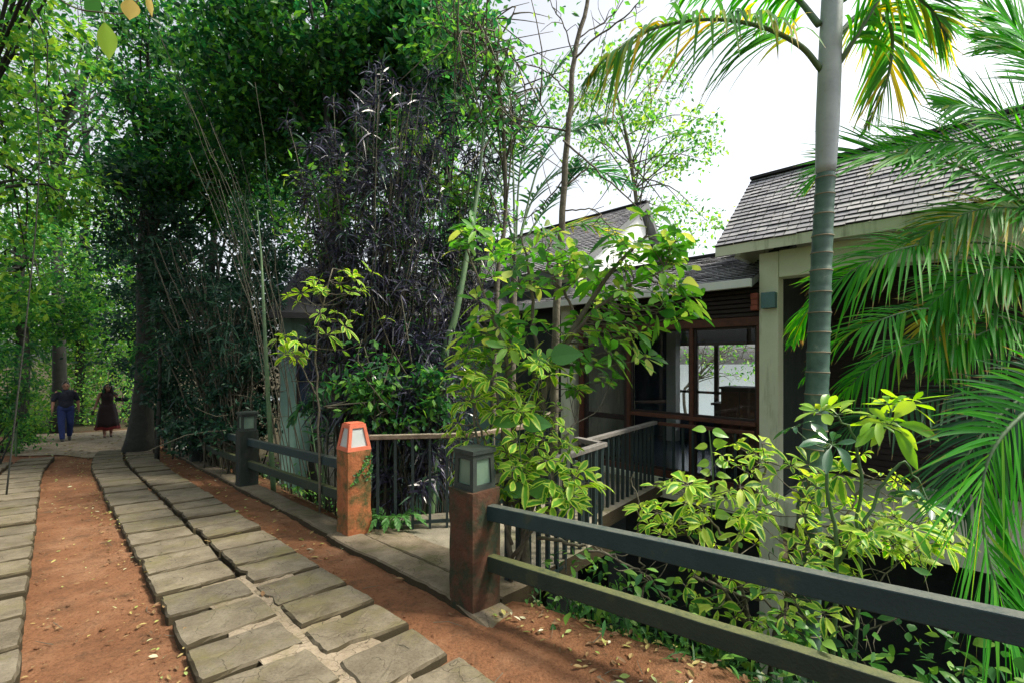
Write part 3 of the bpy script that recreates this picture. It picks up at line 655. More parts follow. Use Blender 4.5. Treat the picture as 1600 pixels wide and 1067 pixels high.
# ------------------------------------------------------------------ buildings (frame along the pavilion front)
BD = np.array((-.7016, .7126)); BN = np.array((.7126, .7016)); C0 = np.array((3.19, 5.6))
def BP(u, v, z=0.0): p = C0 + BD * u + BN * v; return np.array((p[0], p[1], z))
def bb(mb, u0, u1, v0, v1, z0, z1):
    return mb.hexa([BP(u0, v0, z0), BP(u0, v1, z0), BP(u1, v1, z0), BP(u1, v0, z0)], [BP(u0, v0, z1), BP(u0, v1, z1), BP(u1, v1, z1), BP(u1, v0, z1)])
def shingles(mb, e0, e1, r0, r1, course=.1):
    """overlapping shingle courses from the eave e0-e1 up to the ridge r0-r1"""
    e0, e1, r0, r1 = map(np.asarray, (e0, e1, r0, r1)); sl_ = np.linalg.norm(r0 - e0); n = int(round(sl_ / course)); Lw = np.linalg.norm(e1 - e0)
    nr = unit(np.cross(e1 - e0, r0 - e0)); nr = nr if nr[2] > 0 else -nr
    rr = np.random.default_rng(int(Lw * 100)); cols = max(2, int(Lw / .22))
    for k in range(n):
        f0, f1 = k / n, (k + 1) / n
        for c in range(cols + 1):
            sh = .5 * (k % 2); x0 = np.clip((c - sh) / cols, 0, 1); x1 = np.clip((c + 1 - sh) / cols, 0, 1) - .006 / Lw
            if x1 - x0 < .002: continue
            up = .020 + rr.uniform(-.003, .006); jf = rr.uniform(-.10, .03) / n
            P = lambda x, f: (e0 + (e1 - e0) * x) * (1 - f) + (r0 + (r1 - r0) * x) * f
            a, b_, c_, d = P(x0, f0 + jf) + nr * up, P(x1, f0 + jf) + nr * up, P(x1, f1 + .25 / n) + nr * .004, P(x0, f1 + .25 / n) + nr * .004
            lo1, lo2 = P(x0, f0 + jf) + nr * .002, P(x1, f0 + jf) + nr * .002
            uv = [(x0 * Lw, k * .1), (x1 * Lw, k * .1), (x1 * Lw, k * .1 + .1), (x0 * Lw, k * .1 + .1), (x0 * Lw, k * .1), (x1 * Lw, k * .1)]
            mb.add([a, b_, c_, d, lo1, lo2], [(0, 1, 2, 3), (4, 5, 1, 0)], uv)
def gable_roof(parent, u0, u1, v0, v1, ze, zr_, base, vb=None, zb=None, fascia=None, th=.12, zr0=None):
    """front slope v0->v1 (eave to ridge), back slope v1->vb"""
    vb = vb if vb is not None else 2 * v1 - v0; zb = ze if zb is None else zb
    o = np.asarray(base); m = MB(); zr0 = zr_ if zr0 is None else zr0
    P = lambda u, v, z: BP(u, v, z) - o
    shingles(m, P(u1, v0, ze), P(u0, v0, ze), P(u1, v1, zr_), P(u0, v1, zr0)); shingles(m, P(u0, vb, zb), P(u1, vb, zb), P(u0, v1, zr0), P(u1, v1, zr_))
    m.beam(P(u0, v1, zr0 + .02), P(u1, v1, zr_ + .02), .16, .035)
    m.build('roof', M['shingle'], parent)
    d = MB()
    d.hexa([P(u0, v0, ze - th), P(u0, v1, zr0 - th), P(u1, v1, zr_ - th), P(u1, v0, ze - th)], [P(u0, v0, ze - .001), P(u0, v1, zr0 - .001), P(u1, v1, zr_ - .001), P(u1, v0, ze - .001)])
    d.hexa([P(u0, v1 + .001, zr0 - th), P(u0, vb, zb - th), P(u1, vb, zb - th), P(u1, v1 + .001, zr_ - th)], [P(u0, v1 + .001, zr0 - .001), P(u0, vb, zb - .001), P(u1, vb, zb - .001), P(u1, v1 + .001, zr_ - .001)])
    d.build('fascia', fascia or M['cream'], parent)
class PartBox:
    def __init__(s, parent): s.p = parent; s.o = np.array(parent.location)
    def __call__(s, name, mat, boxes, parent=None, bevel=0.0):
        m = MB()
        for bx in boxes: bb(m, *bx)
        m.v = [v - s.o for v in m.v]; return m.build(name, mat, parent or s.p, bevel=bevel)

# -- tiled house, to the right of the column
base = BP(-2, 1.5, -.05); hs_ = thing('tiled_house', 'cream house with slate shingle roof behind the palms, its open veranda in shadow', 'house', base)
pb = PartBox(hs_)
pb('column', M['cream'], [(-.105, .105, -.105, .105, -3.2, 2.93)], bevel=.006)
pb('header_beam', M['cream'], [(-8, -.107, -.09, .12, 2.62, 2.94)], bevel=.006)
pb('floor_slab', M['cream'], [(-8, -.107, -.10, 3.2, -.34, -.05)])
pb('back_wall', M['darktimber'], [(-8, .0, 1.9, 2.05, -.048, 3.2)])
pb('side_wall', M['darkconcrete'], [(-.06, .06, .107, 3.3, -.05, 3.0)])
pb('underfloor_shade_wall', M['darkconcrete'], [(-8, .1, 1.1, 1.25, -4.5, -.342)])  # dark face standing in for the shadow beneath the house floor
pb('lower_column', M['cream'], [(-3.6, -3.4, -.09, .12, -3.2, -.342)])
pb('beam_end', M['brick'], [(.108, .19, -.16, .0, 2.24, 2.30), (.108, .185, -.155, .0, 2.304, 2.37), (.108, .19, -.16, .0, 2.374, 2.45)], bevel=.006)
wl = pb('wall_lamp', M['teal'], [(-.095, .06, -.20, -.107, 2.25, 2.44)], bevel=.006)
gable_roof(hs_, -8, .55, -.32, 1.02, 3.05, 4.26, base)
m = MB(); o_ = base
m.add([BP(.40, -.1, 2.93) - o_, BP(.40, 2.15, 2.93) - o_, BP(.40, 1.02, 4.10) - o_, BP(.34, -.1, 2.93) - o_, BP(.34, 2.15, 2.93) - o_, BP(.34, 1.02, 4.10) - o_], [(0, 1, 2), (5, 4, 3), (0, 3, 4, 1), (1, 4, 5, 2), (2, 5, 3, 0)])
m.build('gable', M['cream'], hs_)
m = MB()
for k in range(36): bb(m, -8, -.1, 1.87, 1.899, .0 + k * .085, .07 + k * .085)
m.v = [v - o_ for v in m.v]; m.build('cladding', M['darktimber'], hs_)

# -- glazed pavilion, left of the column
base = BP(1.7, 1.5, -.05); pv_ = thing('glazed_pavilion', 'timber framed pavilion with tall windows and louvred band under a shingle roof', 'building', base)
pb = PartBox(pv_)
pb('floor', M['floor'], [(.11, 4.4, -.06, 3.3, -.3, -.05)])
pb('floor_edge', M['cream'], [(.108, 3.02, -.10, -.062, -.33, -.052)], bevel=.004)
pb('underfloor_shade_wall', M['darkconcrete'], [(.112, 4.4, .5, .62, -4.0, -.302)])  # dark wall put where shadow lies under the pavilion floor
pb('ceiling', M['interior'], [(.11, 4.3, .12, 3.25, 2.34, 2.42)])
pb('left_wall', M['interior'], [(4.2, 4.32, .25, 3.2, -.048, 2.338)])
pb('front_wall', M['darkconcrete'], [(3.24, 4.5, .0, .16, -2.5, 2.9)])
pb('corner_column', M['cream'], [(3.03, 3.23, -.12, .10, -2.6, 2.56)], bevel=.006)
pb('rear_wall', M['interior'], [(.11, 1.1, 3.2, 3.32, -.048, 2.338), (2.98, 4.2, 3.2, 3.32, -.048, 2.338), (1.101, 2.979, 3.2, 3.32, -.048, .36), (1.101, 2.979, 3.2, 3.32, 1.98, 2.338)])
pb('interior_pillar', M['white'], [(2.55, 2.75, 2.75, 2.95, -.048, 2.338)])
rw = pb('rear_window', M['darktimber'], [(1.101, 1.16, 3.21, 3.29, .361, 1.979), (2.92, 2.979, 3.21, 3.29, .361, 1.979), (1.161, 2.919, 3.212, 3.288, .361, .42), (1.161, 2.919, 3.212, 3.288, 1.92, 1.979), (1.161, 2.919, 3.22, 3.28, .93, .98), (1.88, 1.96, 3.215, 3.285, .421, 1.919), (2.30, 2.34, 3.215, 3.285, .421, 1.919)])
pb('pane', M['glass'], [(1.161, 2.919, 3.247, 3.253, .43, 1.91)], rw)
pb('lower_sill_beam', M['timber'], [(.106, 3.02, -.045, .06, -.05, .04)], bevel=.004)
pb('top_beam', M['timber'], [(.106, 3.02, -.055, .06, 2.06, 2.17)], bevel=.005)
pb('sill_rail', M['timber'], [(.155, 1.93, -.075, .065, .80, .855)], bevel=.005)
pb('post', M['timber'], [(.106, .152, -.05, .055, .041, 2.059)])
pb('mullion', M['timber'], [(.96, 1.005, -.05, .055, .041, 2.059)])
pb('door_post', M['timber'], [(1.94, 1.99, -.05, .055, .041, 2.059)])
pb('door_post', M['timber'], [(2.82, 2.90, -.05, .055, .041, 2.059)])
dr = pb('door', M['darktimber'], [(1.992, 2.818, -.01, .025, .042, .10), (1.992, 2.818, -.01, .025, 1.98, 2.058), (1.992, 2.06, -.01, .025, .101, 1.979), (2.75, 2.818, -.01, .025, .101, 1.979), (2.061, 2.749, -.008, .023, .70, .78)])
for bx in ((2.061, 2.749, .004, .010, .101, .70), (2.061, 2.749, .004, .010, .78, 1.979)): pb('pane', M['glass'], [bx], dr)
for u0, u1 in ((.153, .959), (1.006, 1.939)):
    wn = pb('window', M['darktimber'], [(u0, u0 + .03, -.01, .03, .857, 2.058), (u1 - .03, u1, -.01, .03, .857, 2.058), (u0 + .031, u1 - .031, -.01, .03, 2.028, 2.058), (u0 + .031, u1 - .031, -.01, .03, .857, .885)])
    pb('pane', M['glass'], [(u0 + .028, u1 - .028, .007, .013, .883, 2.03)], wn)
    wn = pb('lower_window', M['darktimber'], [(u0, u0 + .03, -.01, .03, .042, .798), (u1 - .03, u1, -.01, .03, .042, .798), (u0 + .031, u1 - .031, -.01, .03, .042, .08)])
    pb('pane', M['glass'], [(u0 + .028, u1 - .028, .007, .013, .078, .797)], wn)
m = MB()
for k in range(7): bb(m, .11, 3.02, -.04 - .0, .02, 2.18 + k * .058, 2.218 + k * .058)
bb(m, .11, 3.02, .021, .06, 2.171, 2.60)
m.v = [v - base for v in m.v]; m.build('louvre_band', M['darktimber'], pv_)
gable_roof(pv_, .112, 4.5, -.33, 1.5, 2.60, 3.34, base, vb=3.6, zb=2.6, fascia=M['soffit'], th=.09)
pb('gutter', M['white'], [(.112, 4.4, -.40, -.335, 2.50, 2.60)], bevel=.004)
railing('rusty topped slatted railing in front of the pavilion lower windows', [tuple(BP(1.36, -.24)[:2]), tuple(BP(.16, -.20)[:2])], .742, DZ - .02, M['timber'], wid=.05, group='slatted railings of the bridge and pavilion')
# furniture and plant inside the room
cb = BP(1.35, 2.3, -.048); cbo = thing('cupboard', 'bulky dark piece of furniture standing inside the pavilion before the rear window', 'furniture', cb)
pq = PartBox(cbo)
pq('carcass', M['darktimber'], [(.75, 1.38, 2.05, 2.5, .05, 1.12)]); pq('top', M['darktimber'], [(.72, 1.41, 2.02, 2.53, 1.121, 1.16)]); pq('side_shelf', M['darktimber'], [(1.39, 1.52, 2.1, 2.45, .05, .82)])
pq('side_shelf_top', M['darktimber'], [(1.39, 1.57, 2.08, 2.47, .821, .86)]); pq('plinth', M['darktimber'], [(.78, 1.36, 2.07, 2.48, 0.0, .049)]); pq('door', M['timber'], [(.77, 1.06, 2.03, 2.049, .1, 1.08)]); pq('door', M['timber'], [(1.08, 1.37, 2.03, 2.049, .1, 1.08)])

# -- gabled house behind
base = BP(6, 2.5, -.1); gh = thing('gabled_house', 'white gabled house with shingle roof behind the variegated shrub and the slender tree', 'house', base)
pb = PartBox(gh)
pb('wall', M['cream'], [(3.75, 8.6, 1.05, 4.5, -.6, 3.35)])
m = MB(); P = lambda u, v, z: BP(u, v, z) - base
m.add([P(3.70, 1.05, 3.35), P(3.70, 4.5, 3.35), P(3.70, 3.39, 5.02), P(3.85, 1.05, 3.35), P(3.85, 4.5, 3.35), P(3.85, 3.39, 5.02)], [(2, 1, 0), (3, 4, 5), (0, 1, 4, 3), (1, 2, 5, 4), (2, 0, 3, 5)])
m.build('gable', M['white'], gh)
gable_roof(gh, 3.52, 8.9, .76, 3.39, 3.42, 5.24, base, vb=4.8, zb=3.42, fascia=M['soffit'], th=.14)
# -- bungalow in the shade on the left
base = np.array((-3.3, 8.6, -.9)); bw = thing('bungalow', 'pale green bungalow wall with a narrow dark window, half hidden behind the bamboo', 'house', base)
bd = unit(np.array((1.0, .25, 0))); bn = np.array((-bd[1], bd[0], 0))
def wl_box(mb, a0, a1, d0, d1, z0, z1):
    q = lambda a, d, z: bd * a + bn * d + np.array((0, 0, z)); return mb.hexa([q(a0, d0, z0), q(a1, d0, z0), q(a1, d1, z0), q(a0, d1, z0)], [q(a0, d0, z1), q(a1, d0, z1), q(a1, d1, z1), q(a0, d1, z1)])
m = MB()
for bx in ((-1.0, -.72, 0, .2, -.5, 3.4), (-.38, 4.0, 0, .2, -.5, 3.4), (-.719, -.381, 0, .2, -.5, 1.55), (-.719, -.381, 0, .2, 2.9, 3.4), (-1.0, -.8, .201, 4, -.5, 3.4), (3.8, 4, .201, 4, -.5, 3.4)): wl_box(m, *bx)
m.build('wall', M['greenwall'], bw)
m = MB(); wl_box(m, -.719, -.381, .10, .14, 1.551, 2.899); wi = m.build('window', M['interior'], bw)
m = MB()
for bx in ((-.719, -.68, .05, .099, 1.551, 2.899), (-.42, -.381, .05, .099, 1.551, 2.899), (-.679, -.421, .05, .099, 1.551, 1.59), (-.679, -.421, .05, .099, 2.86, 2.899)): wl_box(m, *bx)
m.build('frame', M['darktimber'], wi)
m = MB(); q = lambda a, d, z: bd * a + bn * d + np.array((0, 0, z))
m.hexa([q(-1.05, -.5, 3.25), q(4.4, -.5, 3.25), q(4.4, 2, 4.5), q(-1.05, 2, 4.5)], [q(-1.05, -.5, 3.35), q(4.4, -.5, 3.35), q(4.4, 2, 4.6), q(-1.05, 2, 4.6)])
m.hexa([q(-1.05, 2.001, 4.5), q(4.4, 2.001, 4.5), q(4.4, 4.4, 3.25), q(-1.05, 4.4, 3.25)], [q(-1.05, 2.001, 4.6), q(4.4, 2.001, 4.6), q(4.4, 4.4, 3.35), q(-1.05, 4.4, 3.35)])
m.build('roof', M['shingle'], bw)
# ------------------------------------------------------------------ plant builders
def rdir(rng, n): return unit(rng.normal(size=(n, 3)))
def sides(d, rng):
    r = rng.normal(size=d.shape); return unit(np.cross(d, r))
def cloud(mb, rng, centers, rad, per, L, wr=.5, flat=.7, droop=.25):
    """leaf clumps: many small blades round each centre"""
    for c, r in zip(centers, np.broadcast_to(rad, (len(centers),))):
        n = max(3, int(per * rng.uniform(.6, 1.35)))
        off = rng.normal(size=(n, 3)) * np.array((1, 1, flat)) * r * .5
        d = unit(unit(off + 1e-6) * .8 + rng.normal(size=(n, 3)) * .6 - np.array((0, 0, droop)))
        up = unit(np.array((0, 0, 1.0)) + rng.normal(size=(n, 3)) * .55); s = unit(np.cross(d, up))
        l = L * rng.uniform(.6, 1.25, n); mb.diamonds(c + off, d, s, l, l * wr)
def leafcloud(mb, rng, centers, rad, per, L, wr=.5, flat=.8, droop=.3):
    """as cloud, with shaped blades for plants close to the camera"""
    for c, r in zip(centers, np.broadcast_to(rad, (len(centers),))):
        n = max(3, int(per * rng.uniform(.6, 1.35))); off = rng.normal(size=(n, 3)) * np.array((1, 1, flat)) * r * .5
        d = unit(unit(off + 1e-6) * .8 + rng.normal(size=(n, 3)) * .6 - np.array((0, 0, droop * .5))); up = unit(np.array((0, 0, 1.0)) + rng.normal(size=(n, 3)) * .5); s = unit(np.cross(d, up)); l = L * rng.uniform(.5, 1.3, n)
        mb.strips(c + off, d, s, l, l * wr * rng.uniform(.7, 1.2, n), droop * rng.uniform(.2, 1.6, n), nseg=4, cols=3, fold=.1, prof=[.12, .85, 1, .62, .04], sway=rng.normal(0, .1, (n, 3)))
def ellipsoid(rng, c, r, n, shell=.45):
    d = rdir(rng, n); q = rng.uniform(shell ** 3, 1, n) ** (1 / 3); return np.asarray(c) + d * q[:, None] * np.asarray(r)
def tree(name, label, cat, base, trunk, r0, crown, nclump, per, L, lm, bm='darkbark', crad=.55, seed=1, group=None, limbs=16, wr=.5, flare=1.0, shell=.45, flat=.7):
    """trunk: points from the ground up; crown: list of (centre, radii) ellipsoids"""
    rng = np.random.default_rng(seed); o = np.asarray(base, float); th = thing(name, label, cat, o, 0, group)
    tr = curve(np.array(trunk) - o, 18); rr = r0 * (1 - .62 * np.linspace(0, 1, 18)); rr[0] *= 1 + .7 * flare; rr[1] *= 1 + .25 * flare
    m = MB(); m.tube(tr, rr * rng.uniform(.94, 1.06, 18), 11)
    cs = []
    for c, r in crown: cs.append(ellipsoid(rng, np.asarray(c) - o, r, int(nclump * r[0] * r[2] / sum(q[0] * q[2] for _, q in crown)) + 1, shell))
    cs = np.vstack(cs)
    for k in rng.choice(len(cs), min(limbs, len(cs)), replace=False):
        i = int(rng.uniform(.45, 1.0) * 17); a = tr[i]; e = cs[k]; md = (a + e) / 2 + rng.normal(0, .15, 3) + np.array((0, 0, .12 * np.linalg.norm(e - a)))
        pts = curve([a, md, e], 9); m.tube(pts, np.linspace(max(.012, rr[i] * .45), .008, 9), 6)
        for _ in range(3):
            j = rng.integers(3, 8); e2 = pts[j] + rng.normal(0, .5, 3); m.tube(curve([pts[j], (pts[j] + e2) / 2 + rng.normal(0, .06, 3), e2], 5), np.linspace(.011, .004, 5), 4)
    m.build('trunk', M[bm], th, smooth_=True)
    f = MB(); cloud(f, rng, cs, rng.uniform(.55, 1.2, len(cs)) * crad * .84, per * 1.15, L * 1.08, wr, flat); f.build('crown', M[lm], th)
    return th
def frond(lm, rm, rng, pts, nl, Lmax, wid, droop=.35, up=(0, 0, 1), lift=.15, a0=.5, a1=1.1, rr=.014, start=.08, only=None, twist=0.0, prof_base=.35):
    """palm frond: rachis through pts with two rows of leaflets"""
    C = curve(pts, 40); rm.tube(C, np.linspace(rr, rr * .25, 40), 6)
    up = np.asarray(up, float); f = np.linspace(start, .985, nl)
    for sgn in (-1, 1):
        if only and sgn != only: continue
        ff = np.clip(f + rng.normal(0, .2 / nl, nl), 0, .99); idx = ff * 39; i0 = idx.astype(int); fr = (idx - i0)[:, None]
        p = C[i0] * (1 - fr) + C[np.minimum(i0 + 1, 39)] * fr; T = unit(C[np.minimum(i0 + 1, 39)] - C[np.maximum(i0 - 1, 0)])
        sv = unit(np.cross(T, up)); nv = np.cross(sv, T)
        if twist: sv = unit(sv + nv * twist)
        a = (a0 + (a1 - a0) * ff)[:, None] + rng.normal(0, .07, (nl, 1))
        d = unit(sv * sgn * np.cos(a) + T * np.sin(a) + nv * (lift + rng.normal(0, .08, (nl, 1))))
        w = unit(np.cross(d, nv + rng.normal(0, .25, (nl, 3)))); L = Lmax * (prof_base + (1 - prof_base) * np.sin(np.pi * np.clip(ff * .92 + .08, 0, 1)) ** .7) * rng.uniform(.85, 1.08, nl)
        L *= np.clip((1.02 - ff) * 4, .35, 1); L *= np.where(rng.uniform(size=nl) < .07, rng.uniform(.15, .6, nl), 1)
        lm.strips(p, d, w, L, wid * rng.uniform(.8, 1.15, nl), droop * rng.uniform(.5, 1.5, nl), nseg=6, cols=3, fold=.10, prof=[.45, .85, 1, .95, .78, .5, .06], sway=rng.normal(0, .05, (nl, 3)))
def whorls(mb, rng, C, A, L, k=7, wr=.42, droop=.35, el=(.05, .55), fold=.10):
    """fans of leaflets at the twig ends C with axes A"""
    n = len(C)
    if n == 0: return
    Cx = np.repeat(C, k, 0); A = unit(np.repeat(A, k, 0)); ref = unit(np.cross(A, np.array((.3, .2, .9)))); b = np.cross(A, ref)
    th = (np.tile(np.arange(k), n) / k * 2 * math.pi + np.repeat(rng.uniform(0, 6.28, n), k) + rng.normal(0, .22, n * k))[:, None]
    rad = ref * np.cos(th) + b * np.sin(th); e = rng.uniform(el[0], el[1], (n * k, 1)); d = unit(rad * np.cos(e) + A * np.sin(e))
    s = unit(np.cross(d, A + rng.normal(0, .25, (n * k, 3)))); l = np.repeat(np.broadcast_to(L, (n,)), k) * rng.uniform(.65, 1.15, n * k)
    keep = rng.uniform(size=n * k) > .15
    mb.strips((Cx + d * (l * .22)[:, None])[keep], d[keep], s[keep], l[keep], (l * wr * rng.uniform(.85, 1.15, n * k))[keep], (droop * rng.uniform(.3, 1.6, n * k))[keep], nseg=5, cols=5, fold=fold, prof=[.08, .50, .85, 1.0, .86, .12], sway=rng.normal(0, .13, (n * k, 3))[keep])
    return (Cx + d * 0)[keep], (Cx + d * (l * .24)[:, None])[keep]
def bez(a, b, rng, sag=.1, n=6):
    m = (a + b) / 2 + rng.normal(0, .05, 3) * np.linalg.norm(b - a) - np.array((0, 0, sag)) * np.linalg.norm(b - a); return curve([a, m, b], n)
def sapling(name, label, cat, base, branches, regions, L, lm, bm, seed, k=7, wr=.42, group=None, droop=.35, twig_r=.0045, away=(0, 0, 0)):
    """branches: polylines with radii; regions: (px, py, rx, ry, Y, dY, count) of leaf fans joined to the nearest branch"""
    rng = np.random.default_rng(seed); o = np.asarray(base, float); th = thing(name, label, cat, o, 0, group)
    t = MB(); nodes = []
    for pts, r0, r1 in branches:
        c = curve(np.array(pts), 16) - o; c[2:-1] += rng.normal(0, .008, c[2:-1].shape); t.tube(c, np.linspace(r0, r1, 16), 8); nodes.append(c[4:])
    nodes = np.vstack(nodes); C = []
    for (px, py, rx, ry, Y, dY, n) in regions:
        a = rng.uniform(0, 6.28, n); q = np.sqrt(rng.uniform(0, 1, n))
        for x, y, yy in zip(px + rx * q * np.cos(a), py + ry * q * np.sin(a), Y + rng.uniform(-dY, dY, n)): C.append(W(x, y, yy) - o)
    C = np.array(C); A = []
    for c in C:
        dd = np.linalg.norm(nodes - c, axis=1) + np.maximum(0, nodes[:, 2] - c[2]) * 1.5; nd = nodes[np.argmin(dd + rng.uniform(0, .12, len(dd)))]
        p = bez(nd, c, rng, .08); t.tube(p, np.linspace(twig_r, twig_r * .4, 6), 5, cap=False); v = unit(c - nd); A.append(unit(v * .55 + np.array((0, 0, .75)) + rng.normal(0, .25, 3)))
    f = MB(); pet = whorls(f, rng, C, np.array(A), L * rng.uniform(.6, 1.25, len(C)), k, wr, droop)
    if pet:
        a, b = pet; d = unit(b - a); t.strips(a, d, sides(d, rng), np.linalg.norm(b - a, axis=1), .005, 0.0, nseg=1, prof=[1, 1])
    t.build('stem', M[bm], th, smooth_=True); f.build('foliage', M[lm], th, smooth_=True); return th
def tufts(mb, rng, C, A, n, L, wid, droop=.55, spread=1.1):
    for c, a in zip(C, A):
        k = int(n * rng.uniform(.7, 1.3)); d = unit(np.asarray(a) * .55 + rdir(rng, k) * spread * rng.uniform(.5, 1, (k, 1)))
        s = sides(d, rng); l = L * rng.uniform(.55, 1.2, k); base = c + rng.normal(0, .03, (k, 3)) - np.asarray(a) * rng.uniform(0, .18, (k, 1))
        mb.strips(base, d, s, l, wid * rng.uniform(.7, 1.3, k), droop * rng.uniform(.3, 1.6, k), nseg=4, cols=2, prof=[.5, .95, 1, .7, .06])
def cane_clump(name, label, cat, base, spread, tips, lm, bm, seed, L=.30, wid=.022, n=26, r=.013, group=None, extra=1, droop=.55):
    """many thin canes from one base, a tuft of strap leaves at each tip and a few below; tips: (px, py, Y)"""
    rng = np.random.default_rng(seed); o = np.asarray(base, float); th = thing(name, label, cat, o, 0, group); t = MB(); f = MB()
    for (px, py, Y) in tips:
        e = W(px, py, Y) - o; b = np.array((rng.normal(0, spread), rng.normal(0, spread * .7), -.1))
        m = b + (e - b) * .5 + np.array((-(e - b)[0] * .14, 0, .05 * e[2])) + rng.normal(0, .07, 3)
        c = curve([b, m, e], 14); c[3:-1] += rng.normal(0, .012, c[3:-1].shape); t.tube(c, np.linspace(r, r * .45, 14), 6)
        ax = unit(c[-1] - c[-3]); C = [c[-1]]; A = [ax]
        for _ in range(extra):
            j = rng.integers(6, 13); s_ = c[j] + rng.normal(0, .16, 3) + np.array((0, 0, .1)); t.tube(curve([c[j], (c[j] + s_) / 2 - (0, 0, .03), s_], 5), np.linspace(r * .45, r * .3, 5), 5); C.append(s_); A.append(unit(s_ - c[j] + (0, 0, .1)))
        tufts(f, rng, C, A, n, L, wid, droop)
    t.build('stem', M[bm], th, smooth_=True); f.build('foliage', M[lm], th); return th
def bush(name, label, cat, c, r, nclump, per, L, lm, seed, group=None, wr=.5, bm='darkbark'):
    rng = np.random.default_rng(seed); c = np.asarray(c, float); gz = Hz(c[0], c[1]); o = np.array((c[0], c[1], gz)); th = thing(name, label, cat, o, 0, group)
    cs = ellipsoid(rng, c - o, r, nclump, .5); cs = cs[cs[:, 2] > .05]; f = MB(); cloud(f, rng, cs, .4 * r[2] * rng.uniform(.7, 1.3, len(cs)), per, L, wr)
    t = MB()
    for k in rng.choice(len(cs), min(14, len(cs)), replace=False): t.tube(bez(np.array((rng.normal(0, .12), rng.normal(0, .12), -.05)), cs[k], rng, -.1, 7), np.linspace(.016, .004, 7), 5)
    t.build('stem', M[bm], th); f.build('foliage', M[lm], th); return th
def onground(px, py=None, Y=None):
    x, y = (px - 800) / F * Y, Y; return np.array((x, y, Hz(x, y)))

# ------------------------------------------------------------------ big trees
def E(px, py, Y, rx, ry, rd): return (W(px, py, Y), (rx / F * Y, rd, ry / F * Y))
B = onground(216, Y=10.5)
tree('broadleaf_tree', 'tall tree with thick dark flared trunk beside the far end of the path', 'tree', B, [B - (0, 0, .2), W(228, 560, 10.5), W(226, 420, 10.5), W(235, 280, 10.5), W(270, 150, 10.5)], .22, [E(290, 130, 10.3, 110, 110, 1.5), E(330, 270, 10.3, 120, 70, 1.4), E(240, 250, 10.0, 60, 60, 1.0)], 150, 90, .15, 'l_dark', crad=.75, seed=2, limbs=26, flare=1.1)
B = onground(500, Y=8.6)
tree('broadleaf_tree', 'largest dark crowned tree filling the top centre above the purple canes', 'tree', B, [B - (0, 0, .2), W(515, 480, 8.6), W(525, 300, 8.6), W(530, 120, 8.6), W(540, -60, 8.6)], .22, [E(500, 70, 8.6, 190, 140, 1.6), E(640, 80, 8.3, 100, 120, 1.2), E(400, 130, 8.8, 90, 120, 1.3), E(690, 40, 8.0, 75, 80, .9), E(655, 90, 7.8, 80, 70, .7), E(520, 230, 8.9, 130, 70, 1.1)], 330, 95, .14, 'l_dark', crad=.68, seed=3, limbs=30)
B = onground(-60, Y=7.0)
tree('broadleaf_tree', 'bright leaved tree leaning in from the left edge over the path', 'tree', B, [B - (0, 0, .2), W(-60, 400, 7.0), W(-40, 200, 7.0), W(0, 60, 7.0)], .10, [E(10, 90, 7.0, 110, 110, 1.2), E(20, 300, 7.4, 90, 110, 1.1), E(-20, 440, 7.6, 50, 70, .8), ((-4.6, 3.0, 6.4), (2.6, 2.4, .8)), ((-5, 5.2, 8.3), (2.2, 2.2, .8))], 170, 62, .13, 'l_light', crad=.55, seed=4, limbs=34)  # last two crown parts sit above the frame, added to hold back sky light
B = onground(95, Y=15.5)
tree('broadleaf_tree', 'pale branching tree with thin grey trunk and see-through crown at upper left', 'tree', B, [B - (0, 0, .2), W(92, 500, 15), W(88, 330, 15), W(92, 220, 14.5), W(125, 120, 14)], .20, [E(110, 90, 14, 130, 100, 2.2), E(90, 250, 14.5, 130, 80, 2.2)], 95, 48, .16, 'l_mid', 'darkbark', crad=.8, seed=5, limbs=34)
for k, (lab, px, py, Y, rx, ry, lm, n, per) in enumerate([
    ('yellow green tree arching over the path just behind the walking couple', 120, 430, 17.5, 130, 110, 'l_light', 150, 75),
    ('deep green tree at the far left edge, low over the ferny bank', 30, 430, 12.5, 90, 130, 'l_mid', 120, 80),
    ('bright tree closing the view right behind the dark flared trunk', 200, 400, 21, 110, 170, 'l_light', 150, 70),
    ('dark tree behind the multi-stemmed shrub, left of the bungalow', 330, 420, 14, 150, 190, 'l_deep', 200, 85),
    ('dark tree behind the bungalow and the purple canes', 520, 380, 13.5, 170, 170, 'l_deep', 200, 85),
    ('tall pale tree far behind the upper left canopy', 130, 150, 24, 200, 170, 'l_mid', 75, 40),
    ('far tree rising between the two dark crowns, seen through gaps', 380, 200, 19, 130, 130, 'l_mid', 110, 60),
    ('tree behind the slender bare tree, its crown fading into the bright sky', 700, 270, 12, 80, 150, 'l_mid', 95, 55)]):
    Bx = onground(px, Y=Y)
    tree('broadleaf_tree', lab, 'tree', Bx, [Bx - (0, 0, .3), W(px + 6, min(560, py + 120), Y), W(px, py + 20, Y), W(px + 10, py - ry * .6, Y)], .18, [E(px, py, Y, rx, ry, 2.2), E(px - rx * .3, py + ry * .6, Y, rx * .7, ry * .5, 1.8)], n, per, .17 if Y > 16 else .14, lm, crad=.05 * Y, seed=20 + k, limbs=18)
B = onground(1010, Y=19)
tree('feathery_tree', 'sparse feathery tree almost lost in the white sky between the roofs', 'tree', B, [B - (0, 0, .3), W(1000, 400, 19), W(985, 250, 19), W(960, 130, 19)], .12, [E(960, 150, 19, 120, 70, 2.5), E(1010, 230, 19, 120, 60, 2.5), E(1060, 350, 19, 90, 40, 2)], 95, 40, .20, 'l_light', 'bark', crad=.9, seed=41, limbs=24, shell=.2)
B = onground(1130, Y=17)
